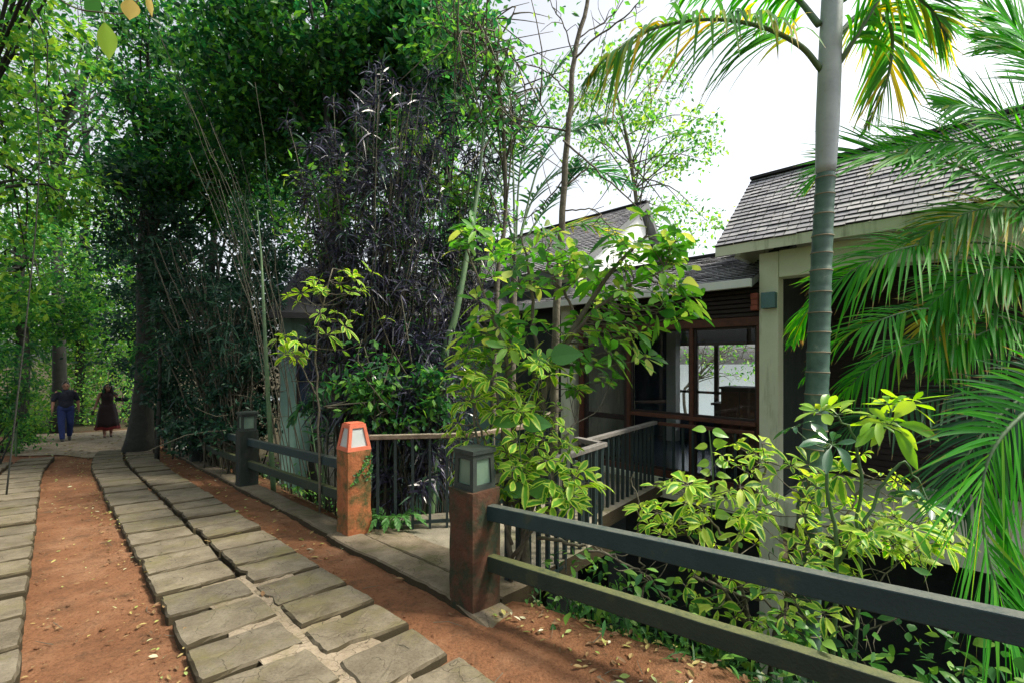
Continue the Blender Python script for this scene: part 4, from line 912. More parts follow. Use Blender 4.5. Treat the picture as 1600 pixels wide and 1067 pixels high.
tree('feathery_tree', 'leafy tree seen only through the rear window of the pavilion', 'tree', B, [B - (0, 0, .3), W(1070, 640, 17), W(1090, 590, 17), W(1150, 520, 17)], .07, [E(1140, 560, 17, 75, 40, 1.8)], 22, 24, .14, 'l_light', 'bark', crad=.7, seed=42, limbs=20)
# overhanging branches above the purple canes, from a tree out of the frame
B = onground(760, Y=5.9)
tree('overhanging_tree', 'loose leafy tree with bare twigs reaching across the sky left of the slender tree', 'tree', B, [B - (0, 0, .2), W(775, 480, 5.9), W(790, 330, 5.9), W(778, 120, 5.8), W(740, 20, 5.7)], .04, [E(750, 90, 5.8, 60, 70, .6), E(800, 190, 5.8, 60, 70, .6), E(700, 60, 6.2, 60, 60, .6)], 50, 20, .10, 'l_mid', 'bark', crad=.4, seed=43, limbs=30, shell=.2)

B = np.array((-7.5, -1.5, Hz(-7.5, -1.5)))  # unseen tree added to cut sky light over path and understorey
tree('broadleaf_tree', 'added wide canopied tree, out of frame to the left, blocking sky light from the path', 'tree', B, [B - (0, 0, .2), B + (0, 0, 2.5), B + (.6, .3, 4.5), B + (1.5, .8, 6)], .25, [((-4.5, -1.0, 6.2), (3.6, 3.0, 1.0)), ((-2.0, -4.5, 5.2), (3.2, 2.5, 1.6)), ((-9, -3, 5), (3, 3, 2.5))], 170, 80, .16, 'l_dark', crad=.85, seed=44, limbs=26)
# ------------------------------------------------------------------ understorey, left to right
def bank(label, px, py, Y, rx, ry, lm, seed, n=26, per=60, L=.10): bush('bush', label, 'bush', W(px, py, Y), (rx / F * Y, .5, ry / F * Y), n, per, L, lm, seed, 'bushes in the undergrowth')
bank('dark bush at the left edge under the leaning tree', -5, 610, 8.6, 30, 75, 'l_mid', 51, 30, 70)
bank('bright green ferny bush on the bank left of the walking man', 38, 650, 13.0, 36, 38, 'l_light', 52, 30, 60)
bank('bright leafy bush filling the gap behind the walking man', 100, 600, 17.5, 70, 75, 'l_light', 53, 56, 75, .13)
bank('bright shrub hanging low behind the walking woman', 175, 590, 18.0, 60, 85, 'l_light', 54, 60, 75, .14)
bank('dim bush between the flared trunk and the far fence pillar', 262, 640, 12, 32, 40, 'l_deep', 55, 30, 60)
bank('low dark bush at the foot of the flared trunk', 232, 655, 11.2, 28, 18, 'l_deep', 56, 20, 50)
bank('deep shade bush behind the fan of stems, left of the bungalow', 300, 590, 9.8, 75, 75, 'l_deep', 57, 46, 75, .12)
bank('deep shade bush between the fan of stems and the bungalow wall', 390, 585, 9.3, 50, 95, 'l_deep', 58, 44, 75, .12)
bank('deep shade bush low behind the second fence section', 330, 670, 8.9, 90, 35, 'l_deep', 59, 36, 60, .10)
bank('bright ferny bush at the very edge of the far path, left of the man', 36, 672, 12.6, 34, 24, 'l_light', 60, 26, 60, .09)
bank('shaded ferny bush on the bank at the left edge beside the track end', 8, 690, 10.4, 34, 34, 'l_mid', 65, 28, 60, .09)
def fern_palm(label, px, Y, tops, seed, lm='l_palmd', Lm=.30, group='small palms in the undergrowth'):
    B = onground(px, Y=Y); th = thing('understorey_palm', label, 'palm', B, 0, group); rng = np.random.default_rng(seed)
    for (mx, my, ex, ey) in tops:
        lf = MB(); ra = MB(); frond(lf, ra, rng, np.array([B + (0, 0, .05), W(mx, my, Y + rng.uniform(-.3, .3)), W(ex, ey, Y + rng.uniform(-.5, .5))]) - B, 26, Lm, .035, .5, start=.3)
        r = ra.build('frond', M['stem'], th); lf.build('leaflets', M[lm], r, smooth_=True)
fern_palm('dark small palm beside the flared trunk, its fronds arching over the fence end', 265, 10.2, [(235, 545, 200, 570), (250, 520, 215, 520), (285, 530, 320, 560), (270, 500, 290, 480), (250, 560, 225, 600)], 61)
fern_palm('small palm in front of the left bank with pale arching fronds', 25, 9.6, [(30, 560, 60, 600), (15, 550, -10, 590), (35, 545, 80, 570)], 62)
fern_palm('deep shade palm with fronds hanging between the two dark crowns', 380, 9.4, [(370, 300, 330, 330), (385, 290, 430, 320), (372, 270, 345, 280), (390, 280, 420, 270)], 63, Lm=.42)
fern_palm('small palm with dark fronds in front of the pale green bungalow wall', 505, 6.6, [(480, 640, 450, 665), (500, 625, 470, 650), (520, 630, 548, 660), (505, 610, 490, 600)], 64, Lm=.24)

def fan_tips(rng, n, x0, x1, y0, y1, Y, dY): return [(rng.uniform(x0, x1), rng.uniform(y0, y1), Y + rng.uniform(-dY, dY)) for _ in range(n)]
rg = np.random.default_rng(70)
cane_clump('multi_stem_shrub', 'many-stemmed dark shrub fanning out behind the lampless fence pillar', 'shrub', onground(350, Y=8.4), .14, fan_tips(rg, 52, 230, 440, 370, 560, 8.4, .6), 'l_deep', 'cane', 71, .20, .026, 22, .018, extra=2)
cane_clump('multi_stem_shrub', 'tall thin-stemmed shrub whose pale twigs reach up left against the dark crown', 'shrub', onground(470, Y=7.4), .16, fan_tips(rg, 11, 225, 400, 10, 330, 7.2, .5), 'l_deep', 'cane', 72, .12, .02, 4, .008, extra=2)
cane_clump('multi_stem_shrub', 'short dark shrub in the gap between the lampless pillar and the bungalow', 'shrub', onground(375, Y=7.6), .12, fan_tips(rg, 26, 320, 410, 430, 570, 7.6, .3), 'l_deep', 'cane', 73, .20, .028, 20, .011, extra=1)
G4 = 'purple-leaved cane clumps'
cane_clump('purple_cane_plant', 'tall purple-leaved cane clump left of the terracotta lantern', 'plant', onground(548, Y=5.9), .13, fan_tips(rg, 40, 445, 600, 130, 520, 5.9, .5), 'l_purple', 'cane', 74, .22, .016, 30, .011, G4, 3)
cane_clump('purple_cane_plant', 'tallest purple-leaved cane clump directly behind the terracotta lantern', 'plant', onground(590, Y=5.6), .14, fan_tips(rg, 46, 560, 700, 100, 480, 5.6, .5), 'l_purple', 'cane', 75, .22, .016, 30, .011, G4, 3)
cane_clump('purple_cane_plant', 'purple-leaved cane clump reaching right behind the variegated shrub', 'plant', onground(680, Y=5.9), .14, fan_tips(rg, 42, 660, 800, 90, 500, 5.9, .4), 'l_purple', 'cane', 76, .22, .016, 28, .010, G4, 3)
cane_clump('purple_cane_plant', 'low purple-leaved canes drooping just behind the rust brown railing', 'plant', onground(630, Y=5.25), .12, fan_tips(rg, 34, 560, 715, 500, 660, 5.2, .25), 'l_purple', 'cane', 77, .22, .02, 26, .010, G4, 3)
cane_clump('purple_cane_plant', 'purple-leaved canes in dense shade between bungalow wall and terracotta lantern', 'plant', onground(560, Y=6.4), .12, fan_tips(rg, 24, 515, 590, 430, 640, 6.3, .3), 'l_purple', 'cane', 78, .20, .016, 28, .010, G4, 3)
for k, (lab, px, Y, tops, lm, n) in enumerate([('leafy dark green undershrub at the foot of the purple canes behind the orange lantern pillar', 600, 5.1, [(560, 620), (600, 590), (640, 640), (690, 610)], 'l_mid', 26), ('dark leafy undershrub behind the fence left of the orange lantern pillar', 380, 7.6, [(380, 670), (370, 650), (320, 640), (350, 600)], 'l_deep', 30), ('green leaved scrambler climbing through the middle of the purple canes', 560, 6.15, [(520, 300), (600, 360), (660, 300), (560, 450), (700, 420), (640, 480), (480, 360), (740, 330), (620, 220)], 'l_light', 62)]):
    Bx = onground(px, Y=Y); tree('undershrub', lab, 'shrub', Bx, [Bx - (0, 0, .1), W(px, 640, Y), W(tops[0][0], tops[0][1] + 20, Y), W(tops[1][0], tops[1][1], Y)], .02, [E(x, y, Y, 45, 40, .4) for x, y in tops], n, 40, .10, lm, 'cane', crad=.34, seed=150 + k, limbs=8, flare=.2)
Bx = onground(245, Y=9.3); tree('broadleaf_tree', 'young dark leaved tree half hiding the thick flared trunk by the path', 'tree', Bx, [Bx - (0, 0, .1), W(250, 560, 9.3), W(240, 420, 9.3), W(225, 330, 9.3)], .04, [E(230, 340, 9.3, 60, 90, .8), E(265, 470, 9.3, 55, 80, .7)], 60, 70, .12, 'l_deep', crad=.5, seed=160, limbs=18, flare=.3)
# green leaning poles
def pole(label, pts, r, seed, name='slender_palm', bm='stem', cat='palm'):
    P = np.array([W(*p) for p in pts]); x, y, _ = P[0]; P[0][2] = Hz(x, y) - .1; o = np.array((x, y, Hz(x, y))); c = curve(P, 24); m = MB()
    rr = np.linspace(r, r * .22, 24); m.tube(c - o, rr, 10); ob = m.build(name, M[bm], smooth_=True); ob.location = o; tag(ob, label, cat); return ob
pole('thin green leaning stem among the purple canes right of the terracotta lantern', [(660, 760, 5.3), (690, 590, 5.3), (715, 480, 5.3), (746, 300, 5.5), (756, 200, 5.5)], .06, 1)
pole('straight green stem rising behind the second lamp pillar', [(428, 780, 6.6), (418, 600, 6.6), (412, 480, 6.7), (408, 400, 6.8), (402, 330, 6.8)], .036, 2)

# background palm with arching fronds
B = onground(800, Y=6.8); th = thing('palm_tree', 'blue green palm behind the slender tree, its fronds arching against the sky', 'palm', B); rng = np.random.default_rng(81)
m = MB(); m.tube(curve(np.array([B - (0, 0, .2), W(800, 560, 6.8), W(805, 400, 6.8)]) - B, 14), np.linspace(.07, .05, 14), 10); m.build('trunk', M['bark'], th)
for pts, lm, L in [([(805, 400), (815, 250), (850, 140), (915, 60)], 'l_palmd', .75), ([(805, 400), (840, 300), (910, 262), (1005, 300)], 'l_palmd', .6), ([(805, 400), (850, 370), (920, 352), (990, 388)], 'l_palmy', .5),
                   ([(805, 400), (780, 280), (740, 190), (690, 150)], 'l_palmd', .6), ([(805, 400), (800, 220), (790, 130), (760, 50)], 'l_palmd', .6), ([(805, 400), (850, 240), (910, 200), (960, 190)], 'l_palmd', .6), ([(805, 400), (850, 330), (885, 290), (905, 240)], 'l_palmd', .5)]:
    lf = MB(); ra = MB(); frond(lf, ra, rng, np.array([W(x, y, 6.8 + .25 * k) for k, (x, y) in enumerate(pts)]) - B, 46, L, .036, .25, rr=.02, start=.25)
    r = ra.build('frond', M['stem'], th); lf.build('leaflets', M[lm], r, smooth_=True)

# slender bare tree
rng = np.random.default_rng(85); B = onground(868, Y=4.55); o = B; th = thing('slender_tree', 'slender grey tree with crooked bare branches rising above the variegated shrub', 'tree', B)
m = MB()
def br(pts, r0, r1, n=16):
    c = curve(np.array([W(*p) for p in pts]) - o, n); c[2:-1] += rng.normal(0, .006, c[2:-1].shape); m.tube(c, np.linspace(r0, r1, n), 8); return c
main = br([(868, 830, 4.55), (866, 640, 4.5), (872, 470, 4.5), (878, 350, 4.5), (888, 200, 4.5), (896, 100, 4.5), (915, 10, 4.5), (940, -60, 4.5)], .045, .016, 30)
tw = [br(p, a, .004) for p, a in [([(896, 95, 4.5), (930, 60, 4.4), (985, 20, 4.3), (1010, -20, 4.3)], .012), ([(889, 190, 4.5), (930, 110, 4.5), (950, 90, 4.5)], .008), ([(888, 270, 4.5), (840, 330, 4.6), (790, 350, 4.8)], .008),
    ([(885, 290, 4.5), (918, 262, 4.5), (935, 240, 4.5)], .012), ([(884, 205, 4.5), (820, 190, 4.6), (770, 160, 4.8)], .010), ([(893, 150, 4.5), (850, 110, 4.7), (800, 95, 4.8)], .008), ([(880, 220, 4.5), (930, 265, 4.3), (990, 320, 4.1), (1003, 345, 4.0)], .011),
    ([(897, 95, 4.5), (880, 40, 4.5), (850, -10, 4.5)], .008), ([(905, 60, 4.5), (960, 20, 4.6), (980, -20, 4.6)], .007), ([(880, 330, 4.5), (930, 330, 4.4), (965, 375, 4.3)], .008)]]
for c in tw:
    for j in rng.integers(4, 15, 5): e = c[j] + rng.normal(0, .16, 3); m.tube(curve([c[j], (c[j] + e) / 2 + rng.normal(0, .03, 3), e], 5), np.linspace(.005, .002, 5), 4)
m.build('trunk', M['bark'], th, smooth_=True)
f = MB(); cs = np.vstack([c[[9, 12, 15]] for c in tw[:3] + tw[5:6] + tw[7:9]]); cloud(f, rng, cs, .22, 7, .085, .55); f.build('foliage', M['l_light'], th)

# ------------------------------------------------------------------ variegated shrubs
B = onground(822, Y=3.45)
sapling('variegated_shrub', 'tall variegated shrub with cream-edged leaf fans beside the brown lamp pillar', 'shrub', B,
  [([W(822, 905, 3.45), W(818, 800, 3.45), W(830, 700, 3.5), W(858, 590, 3.55), W(905, 500, 3.6), W(950, 430, 3.6), W(1010, 370, 3.6)], .042, .012), ([W(858, 590, 3.55), W(900, 520, 3.5), W(960, 460, 3.45), W(1040, 420, 3.4)], .022, .008),
   ([W(815, 760, 3.45), W(800, 660, 3.5), W(790, 560, 3.6), W(760, 470, 3.7), W(730, 390, 3.8)], .024, .008), ([W(830, 700, 3.5), W(835, 560, 3.7), W(830, 450, 3.7), W(815, 370, 3.7)], .022, .008), ([W(818, 800, 3.4), W(860, 720, 3.3), W(900, 660, 3.3)], .016, .006),
   ([W(905, 500, 3.6), W(870, 440, 3.6), W(850, 400, 3.6)], .013, .006), ([W(820, 820, 3.4), W(770, 720, 3.35), W(740, 640, 3.4)], .016, .006)],
  [(735, 375, 48, 22, 3.75, .15, 9), (835, 400, 70, 48, 3.65, .3, 25), (905, 415, 45, 35, 3.65, .25, 13), (1010, 385, 58, 48, 3.55, .25, 27), (1050, 455, 42, 45, 3.5, .25, 18), (960, 490, 65, 45, 3.55, .3, 20), (985, 535, 50, 35, 3.5, .25, 12), (795, 480, 65, 55, 3.7, .3, 20),
   (870, 545, 50, 40, 3.55, .25, 14), (920, 590, 40, 30, 3.5, .2, 10), (765, 540, 50, 50, 3.6, .25, 20)], .14, 'l_var', 'bark', 91)
sapling('variegated_shrub', 'denser greener variegated shrub wrapped round the base of the tall one', 'shrub', onground(800, Y=3.3),
  [([W(800, 905, 3.3), W(795, 760, 3.35), W(780, 640, 3.4), W(770, 580, 3.5)], .022, .007), ([W(803, 890, 3.3), W(840, 760, 3.3), W(850, 640, 3.35)], .02, .007), ([W(800, 870, 3.3), W(870, 780, 3.25), W(905, 740, 3.2)], .015, .006), ([W(800, 850, 3.3), W(750, 700, 3.35), W(735, 600, 3.45)], .014, .006)],
  [(780, 590, 75, 55, 3.5, .3, 24), (755, 650, 60, 55, 3.45, .3, 20), (840, 620, 55, 60, 3.4, .3, 20), (825, 690, 75, 60, 3.35, .3, 24), (870, 720, 45, 55, 3.25, .25, 10), (765, 725, 50, 45, 3.3, .2, 9), (900, 770, 50, 35, 3.2, .2, 12), (830, 770, 50, 40, 3.3, .2, 12)], .125, 'l_varg', 'bark', 92)
sapling('variegated_shrub', 'variegated leaves on thin twigs in front of the dark shrub, left of the terracotta lantern', 'shrub', onground(500, Y=4.9),
  [([W(500, 800, 4.9), W(497, 640, 4.9), W(495, 520, 4.9), W(520, 420, 4.9)], .014, .006), ([W(496, 620, 4.9), W(470, 570, 4.8), W(450, 540, 4.8)], .009, .004)],
  [(525, 440, 45, 25, 4.9, .25, 7), (480, 470, 35, 30, 4.9, .2, 8), (460, 540, 30, 20, 4.85, .15, 6), (560, 470, 50, 60, 4.9, .3, 5), (500, 520, 45, 40, 4.9, .3, 5)], .12, 'l_varg', 'bark', 93)
sapling('variegated_shrub', 'spreading variegated shrub growing up behind the foreground fence rails', 'shrub', onground(1190, Y=2.75),
  [([W(1190, 1120, 2.75), W(1165, 950, 2.75), W(1150, 860, 2.8), W(1185, 760, 2.85), W(1200, 720, 2.9)], .018, .006), ([W(1195, 1100, 2.75), W(1230, 930, 2.7), W(1300, 850, 2.7), W(1390, 810, 2.7)], .016, .006), ([W(1170, 980, 2.75), W(1100, 880, 2.9), W(1060, 810, 3.0)], .014, .005), ([W(1150, 860, 2.8), W(1100, 800, 2.9), W(1085, 770, 2.9)], .01, .004), ([W(1230, 930, 2.7), W(1250, 800, 2.8), W(1270, 740, 2.8)], .012, .005), ([W(1300, 850, 2.7), W(1340, 770, 2.75), W(1350, 740, 2.8)], .01, .004)],
  [(1075, 780, 60, 40, 2.95, .3, 14), (1180, 720, 60, 28, 2.85, .2, 11), (1230, 765, 70, 45, 2.8, .3, 13), (1140, 795, 65, 45, 2.85, .35, 12), (1190, 840, 80, 40, 2.75, .35, 12), (1300, 800, 70, 55, 2.7, .35, 14), (1385, 805, 65, 55, 2.65, .3, 13), (1330, 865, 90, 35, 2.65, .2, 13), (1060, 830, 40, 25, 2.95, .15, 8), (1360, 740, 50, 30, 2.75, .15, 8), (1440, 840, 60, 40, 2.6, .2, 14), (1020, 800, 25, 30, 3.0, .1, 6), (1120, 910, 70, 40, 2.8, .2, 12), (1260, 930, 80, 40, 2.6, .2, 9), (1180, 1000, 90, 40, 2.7, .2, 8)], .098, 'l_var2', 'bark', 94, droop=.45)
sapling('lime_leaf_plant', 'young plant with big lime green leaf fans against the ringed palm trunk', 'plant', onground(1330, Y=2.55),
  [([W(1330, 1100, 2.55), W(1345, 850, 2.55), W(1340, 700, 2.55), W(1310, 650, 2.55)], .012, .005), ([W(1340, 700, 2.55), W(1380, 650, 2.5), W(1405, 635, 2.5)], .008, .004)],
  [(1290, 640, 25, 12, 2.55, .1, 3), (1400, 628, 35, 10, 2.5, .1, 3), (1370, 675, 40, 20, 2.5, .1, 4)], .14, 'l_lime', 'stem', 95, k=8, wr=.36)
sapling('glossy_leaf_plant', 'dark glossy large-leaved plant in front of the ringed palm trunk', 'plant', onground(1300, Y=2.45),
  [([W(1300, 1120, 2.45), W(1310, 880, 2.45), W(1290, 760, 2.45), W(1290, 700, 2.45)], .013, .007), ([W(1310, 880, 2.45), W(1400, 730, 2.4), W(1440, 760, 2.4)], .009, .005)],
  [(1290, 690, 12, 8, 2.45, .05, 2), (1240, 670, 12, 8, 2.5, .05, 1), (1420, 800, 50, 30, 2.4, .1, 4)], .145, 'l_gloss', 'stem', 96, k=6, wr=.4)
# climbing vine with paired heart leaves and big-leaf climber
def heart_vine(label, pts, step, L, seed, lm, name='climbing_vine'):
    rng = np.random.default_rng(seed); P = np.array([W(*p) for p in pts]); o = P[0].copy(); th = thing(name, label, 'vine', o); c = curve(P, 60) - o; t = MB(); t.tube(c, .004, 5); t.build('stem', M['stem'], th)
    n = int(np.linalg.norm(np.diff(c, axis=0), axis=1).sum() / step); idx = np.linspace(6, 59, n).astype(int); b = np.repeat(c[idx], 2, 0); sg = np.tile((-1, 1), n)[:, None]
    d = unit(sg * np.array((.95, -.25, 0)) + rng.normal(0, .2, (2 * n, 3)) + (0, 0, .12)); s = unit(np.cross(d, np.array((.1, -.75, .65)) + rng.normal(0, .2, (2 * n, 3)))); f = MB()
    l = L * rng.uniform(.75, 1.15, 2 * n); f.strips(b + d * .02, d, s, l, l * .72, .2, nseg=6, cols=5, fold=.07, prof=[.35, .88, 1, .9, .68, .36, .03]); f.build('foliage', M[lm], th)
heart_vine('upright vine of paired lime heart leaves before the pavilion windows', [(1115, 900, 2.9), (1112, 800, 2.9), (1114, 740, 2.9), (1108, 672, 2.9)], .095, .095, 97, 'l_lime')
heart_vine('large-leaved climber on the stems of the tall variegated shrub', [(830, 800, 3.2), (812, 700, 3.2), (820, 640, 3.2), (858, 560, 3.3)], .35, .22, 98, 'l_fern')

# ------------------------------------------------------------------ ringed palm
B = onground(1262, Y=3.2); rng = np.random.default_rng(101); th = thing('ringed_palm', 'tall palm with ringed green trunk standing in front of the tiled house', 'palm', B)
tp = curve(np.array([B - (0, 0, .2), W(1263, 860, 3.2), W(1275, 640, 3.2), W(1283, 420, 3.2), (W(1290, 270, 3.2))]) - B, 60); rad = np.linspace(.084, .058, 60)
Lc = np.concatenate(([0], np.cumsum(np.linalg.norm(np.diff(tp, axis=0), axis=1)))); m = MB(); rg_ = MB()
ringz = []; z = .25
while z < Lc[-1]: ringz.append(z); z += rng.uniform(.14, .19) * (1 - .25 * z / Lc[-1])
fine = np.linspace(0, 59, 240); tf = np.stack([np.interp(fine, np.arange(60), tp[:, k]) for k in range(3)], 1); lf_ = np.interp(fine, np.arange(60), Lc); rf = np.interp(fine, np.arange(60), rad)
for rz_ in ringz: rf = rf + .004 * np.exp(-((lf_ - rz_) / .018) ** 2) - .0015 * np.exp(-((lf_ - rz_ - .04) / .02) ** 2)
m.tube(tf, rf, 20); m.build('trunk', M['palmtrunk'], th, smooth_=True)
for rz_ in ringz:
    i = np.argmin(np.abs(lf_ - rz_)); dd = unit(tf[min(i + 1, 239)] - tf[i - 1]); q = MB(); q.tube([tf[i] - dd * .0045, tf[i] - dd * .003, tf[i] + dd * .003, tf[i] + dd * .0045], [rf[i], rf[i] + .0025, rf[i] + .0025, rf[i]], 20); q.build('ring_scar', M['ring'], th, smooth_=True)
m = MB(); cp = curve(np.array([W(1290, 272, 3.2), W(1293, 190, 3.2), W(1296, 110, 3.2), W(1300, 0, 3.2), W(1305, -90, 3.2)]) - B, 26); m.tube(cp, np.interp(np.linspace(0, 1, 26), [0, .04, .25, .5, .8, 1], [.058, .064, .072, .071, .064, .045]), 20); m.build('crownshaft', M['crownshaft'], th, smooth_=True)
for pts, lm, L, dr, nl in [([(1283, 110, 3.2), (1250, 72, 3.15), (1190, 42, 3.05), (1110, 30, 2.9), (1020, 45, 2.8), (955, 85, 2.7), (915, 125, 2.65)], 'l_palmy', .50, .75, 54), ([(1303, 112, 3.2), (1335, 62, 3.1), (1390, -30, 3.0), (1450, -120, 2.9), (1540, -160, 2.8)], 'l_palm', .55, .5, 44),
        ([(1306, 60, 3.2), (1350, 20, 3.4), (1392, 45, 3.6), (1385, 130, 3.7), (1345, 215, 3.75)], 'l_palmy', .42, .45, 46), ([(1280, 40, 3.2), (1235, -10, 3.3), (1150, -50, 3.4), (1050, -40, 3.5)], 'l_palm', .5, .7, 44), ([(1300, 10, 3.2), (1380, -30, 3.2), (1450, 10, 3.1), (1480, 60, 3.05)], 'l_palmy', .45, .3, 40),
        ([(1300, -40, 3.2), (1290, -150, 3.5), (1260, -220, 3.9), (1200, -200, 4.4)], 'l_palm', .5, .5, 36), ([(1300, -60, 3.2), (1330, -180, 3.2), (1400, -240, 3.4), (1480, -230, 3.8)], 'l_palm', .5, .5, 36)]:
    lf = MB(); ra = MB(); frond(lf, ra, rng, np.array([W(*p) for p in pts]) - B, int(nl * 1.5), L, .024, dr, rr=.022, start=.22, lift=.05); r = ra.build('frond', M['stem'], th, smooth_=True); lf.build('leaflets', M[lm], r, smooth_=True)

# ------------------------------------------------------------------ feathery palm clump at the right edge
B = np.array((4.3, 3.15, Hz(4.3, 3.15))); rng = np.random.default_rng(111); th = thing('areca_palm', 'clump of feathery palm fronds arching in from the right edge over the fence', 'palm', B)
for k, (dx, dy, tx, ty, tz) in enumerate([(0, 0, -.2, 0, 1.9), (.25, .15, .1, .2, 2.4), (-.15, .2, -.35, .3, 1.5), (.1, -.2, .0, -.3, 2.1)]):
    m = MB(); m.tube(curve([(dx, dy, -.15), (dx + tx * .4, dy + ty * .4, tz * .6 + 1), (dx + tx, dy + ty, tz + 1.6)], 14), np.linspace(.05, .03, 14), 9); m.build('stem', M['stem'], th, smooth_=True)
Ya = 3.5
for pts, lm, L, dr, nl, up, lift in [
   ([(1720, 420), (1600, 318), (1500, 262), (1400, 240), (1310, 252), (1255, 300)], 'l_palm', .62, .10, 84, (0, -.8, .6), .10),
   ([(1740, 250), (1660, 140), (1600, 60), (1540, 10)], 'l_palm', .78, .15, 80, (.1, -.9, .4), .05),
   ([(1760, 330), (1690, 200), (1640, 110), (1590, 70), (1520, 60)], 'l_palm', .70, .15, 80, (.1, -.9, .4), .05),
   ([(1740, 360), (1660, 260), (1600, 205), (1530, 170), (1460, 165)], 'l_palm', .66, .15, 80, (0, -.85, .5), .08),
   ([(1760, 400), (1660, 300), (1590, 250), (1520, 225), (1440, 225), (1390, 250)], 'l_palm', .60, .15, 84, (0, -.85, .5), .08),
   ([(1720, 480), (1590, 392), (1480, 380), (1400, 392), (1330, 425), (1268, 478), (1234, 540)], 'l_palm', .50, .40, 90, (0, -.65, .75), .15),
   ([(1740, 440), (1640, 345), (1560, 325), (1480, 345), (1420, 390)], 'l_palmy', .48, .35, 76, (0, -.7, .7), .1),
   ([(1720, 520), (1620, 445), (1540, 440), (1470, 480), (1440, 530)], 'l_palmy', .42, .35, 60, (0, -.7, .7), .1),
   ([(1740, 500), (1640, 430), (1560, 420), (1500, 440), (1450, 480)], 'l_palm', .46, .3, 70, (0, -.7, .7), .1),
   ([(1740, 600), (1650, 520), (1570, 510), (1500, 540), (1460, 590)], 'l_palm', .42, .35, 66, (0, -.6, .8), .1),
   ([(1720, 600), (1598, 508), (1462, 482), (1364, 505), (1300, 540), (1250, 600)], 'l_palm', .36, .45, 72, (0, -.5, .85), .15),
   ([(1700, 620), (1589, 540), (1504, 523), (1448, 532), (1401, 546), (1340, 590), (1295, 650)], 'l_palm', .34, .6, 70, (0, -.5, .85), .1),
   ([(1720, 660), (1580, 610), (1460, 625), (1350, 655), (1270, 700)], 'l_palmd', .34, .45, 66, (0, -.5, .85), .1),
   ([(1740, 560, 2.1), (1640, 615, 2.05), (1565, 680, 2.0), (1535, 750, 1.98), (1540, 850, 1.95), (1572, 960, 1.92), (1600, 1040, 1.9)], 'l_palm', .50, .22, 74, (.35, -.9, .2), .1),
   ([(1740, 600, 2.6), (1640, 600, 2.6), (1560, 650, 2.6), (1500, 730, 2.6), (1470, 820, 2.6)], 'l_palmd', .45, .3, 60, (.2, -.9, .4), .1)]:
    lf = MB(); ra = MB(); near_ = len(pts[0]) == 3; P3 = np.array([W(*q) if near_ else W(q[0], q[1], Ya + .5 * (q[0] < 1350) * (1350 - q[0]) / 100) for q in pts]) - B
    frond(lf, ra, rng, P3, nl, L, .016 if near_ else .0205, dr, rr=.012, start=.1, up=up, lift=lift); r = ra.build('frond', M['stem'], th, smooth_=True); lf.build('leaflets', M[lm], r, smooth_=True)
f = MB()

# ------------------------------------------------------------------ ravine edge: ground cover, grass, tangled twigs
rng = np.random.default_rng(121)
def scatter(n, s0, s1, t0, t1):
    s = rng.uniform(s0, s1, n); t = rng.uniform(t0, t1, n); p = PO + s[:, None] * PD + t[:, None] * PN; return np.c_[p, H(p[:, 0], p[:, 1])]
f = MB()
for c in scatter(520, -3.2, -.1, .40, 2.0): leafcloud(f, rng, [c + (0, 0, rng.uniform(.03, .38))], .2, 12, .07, .5)
for c in scatter(110, -3.0, -.2, .9, 2.6): leafcloud(f, rng, [c + (0, 0, rng.uniform(.4, 1.15))], .3, 14, .075, .5)
for c in scatter(230, 3.0, 11, .35, 2.4): leafcloud(f, rng, [c + (0, 0, rng.uniform(.02, .22))], .25, 8, .08, .5)
tag(f.build('ground_cover', M['l_under'], smooth_=True), kind='stuff')
f = MB()
for c in scatter(330, -3.2, 3, 1.5, 5.2): leafcloud(f, rng, [c + (0, 0, rng.uniform(.05, .45))], .35, 14, .10, .5)
tag(f.build('ravine_undergrowth', M['l_deep'], smooth_=True), kind='stuff')
f = MB()
gp = scatter(260, -3.0, -.1, .36, .95)
tufts(f, rng, gp, np.tile((0, 0, 1.0), (len(gp), 1)), 9, .24, .008, .6, .8)
gp = scatter(60, 9, 15, -4.2, -3.4); tufts(f, rng, gp, np.tile((0, 0, 1.0), (len(gp), 1)), 9, .24, .012, .6, .8)
tag(f.build('grass', M['l_grass']), kind='stuff')
def tangle(label, pts, r, seed, n=10):
    rng = np.random.default_rng(seed); P = np.array([W(*p) for p in pts]); o = P[0].copy(); c = curve(P, 26) - o; c[1:-1] += rng.normal(0, .012, c[1:-1].shape); m = MB(); m.tube(c, np.linspace(r, r * .4, 26), 7)
    for _ in range(n):
        j = rng.integers(5, 25); e = c[j] + rng.normal(0, .17, 3); m.tube(curve([c[j], (c[j] + e) / 2 + rng.normal(0, .03, 3), e], 6), np.linspace(r * .4, r * .15, 6), 5)
    ob = m.build('bare_branch', M['twig'], smooth_=True); ob.location = o; tag(ob, label, 'branch', 'bare branches behind the foreground fence')
tangle('thick grey bare branch arching low from the shrub trunk behind both fence rails', [(840, 840, 3.2), (900, 850, 3.0), (960, 870, 2.9), (1010, 900, 2.85), (1050, 940, 2.8)], .013, 1)
tangle('crooked bare branch between the two rails in front of the house column', [(1085, 900, 2.75), (1160, 930, 2.7), (1250, 960, 2.65), (1330, 985, 2.6), (1430, 955, 2.5)], .010, 2, 12)
tangle('forked bare twig below the spreading shrub, in front of the column foot', [(1110, 1010, 2.8), (1170, 930, 2.75), (1215, 885, 2.7), (1265, 860, 2.7)], .009, 3)
tangle('broken upright brown stick behind the upper rail left of the lime vine', [(1005, 960, 3.0), (1000, 850, 3.0), (990, 740, 3.0)], .010, 4, 2)
tangle('long thin twig lying slantwise above the lower rail toward the palm fronds', [(1200, 1000, 2.5), (1290, 950, 2.5), (1380, 900, 2.5), (1440, 850, 2.45)], .007, 5)
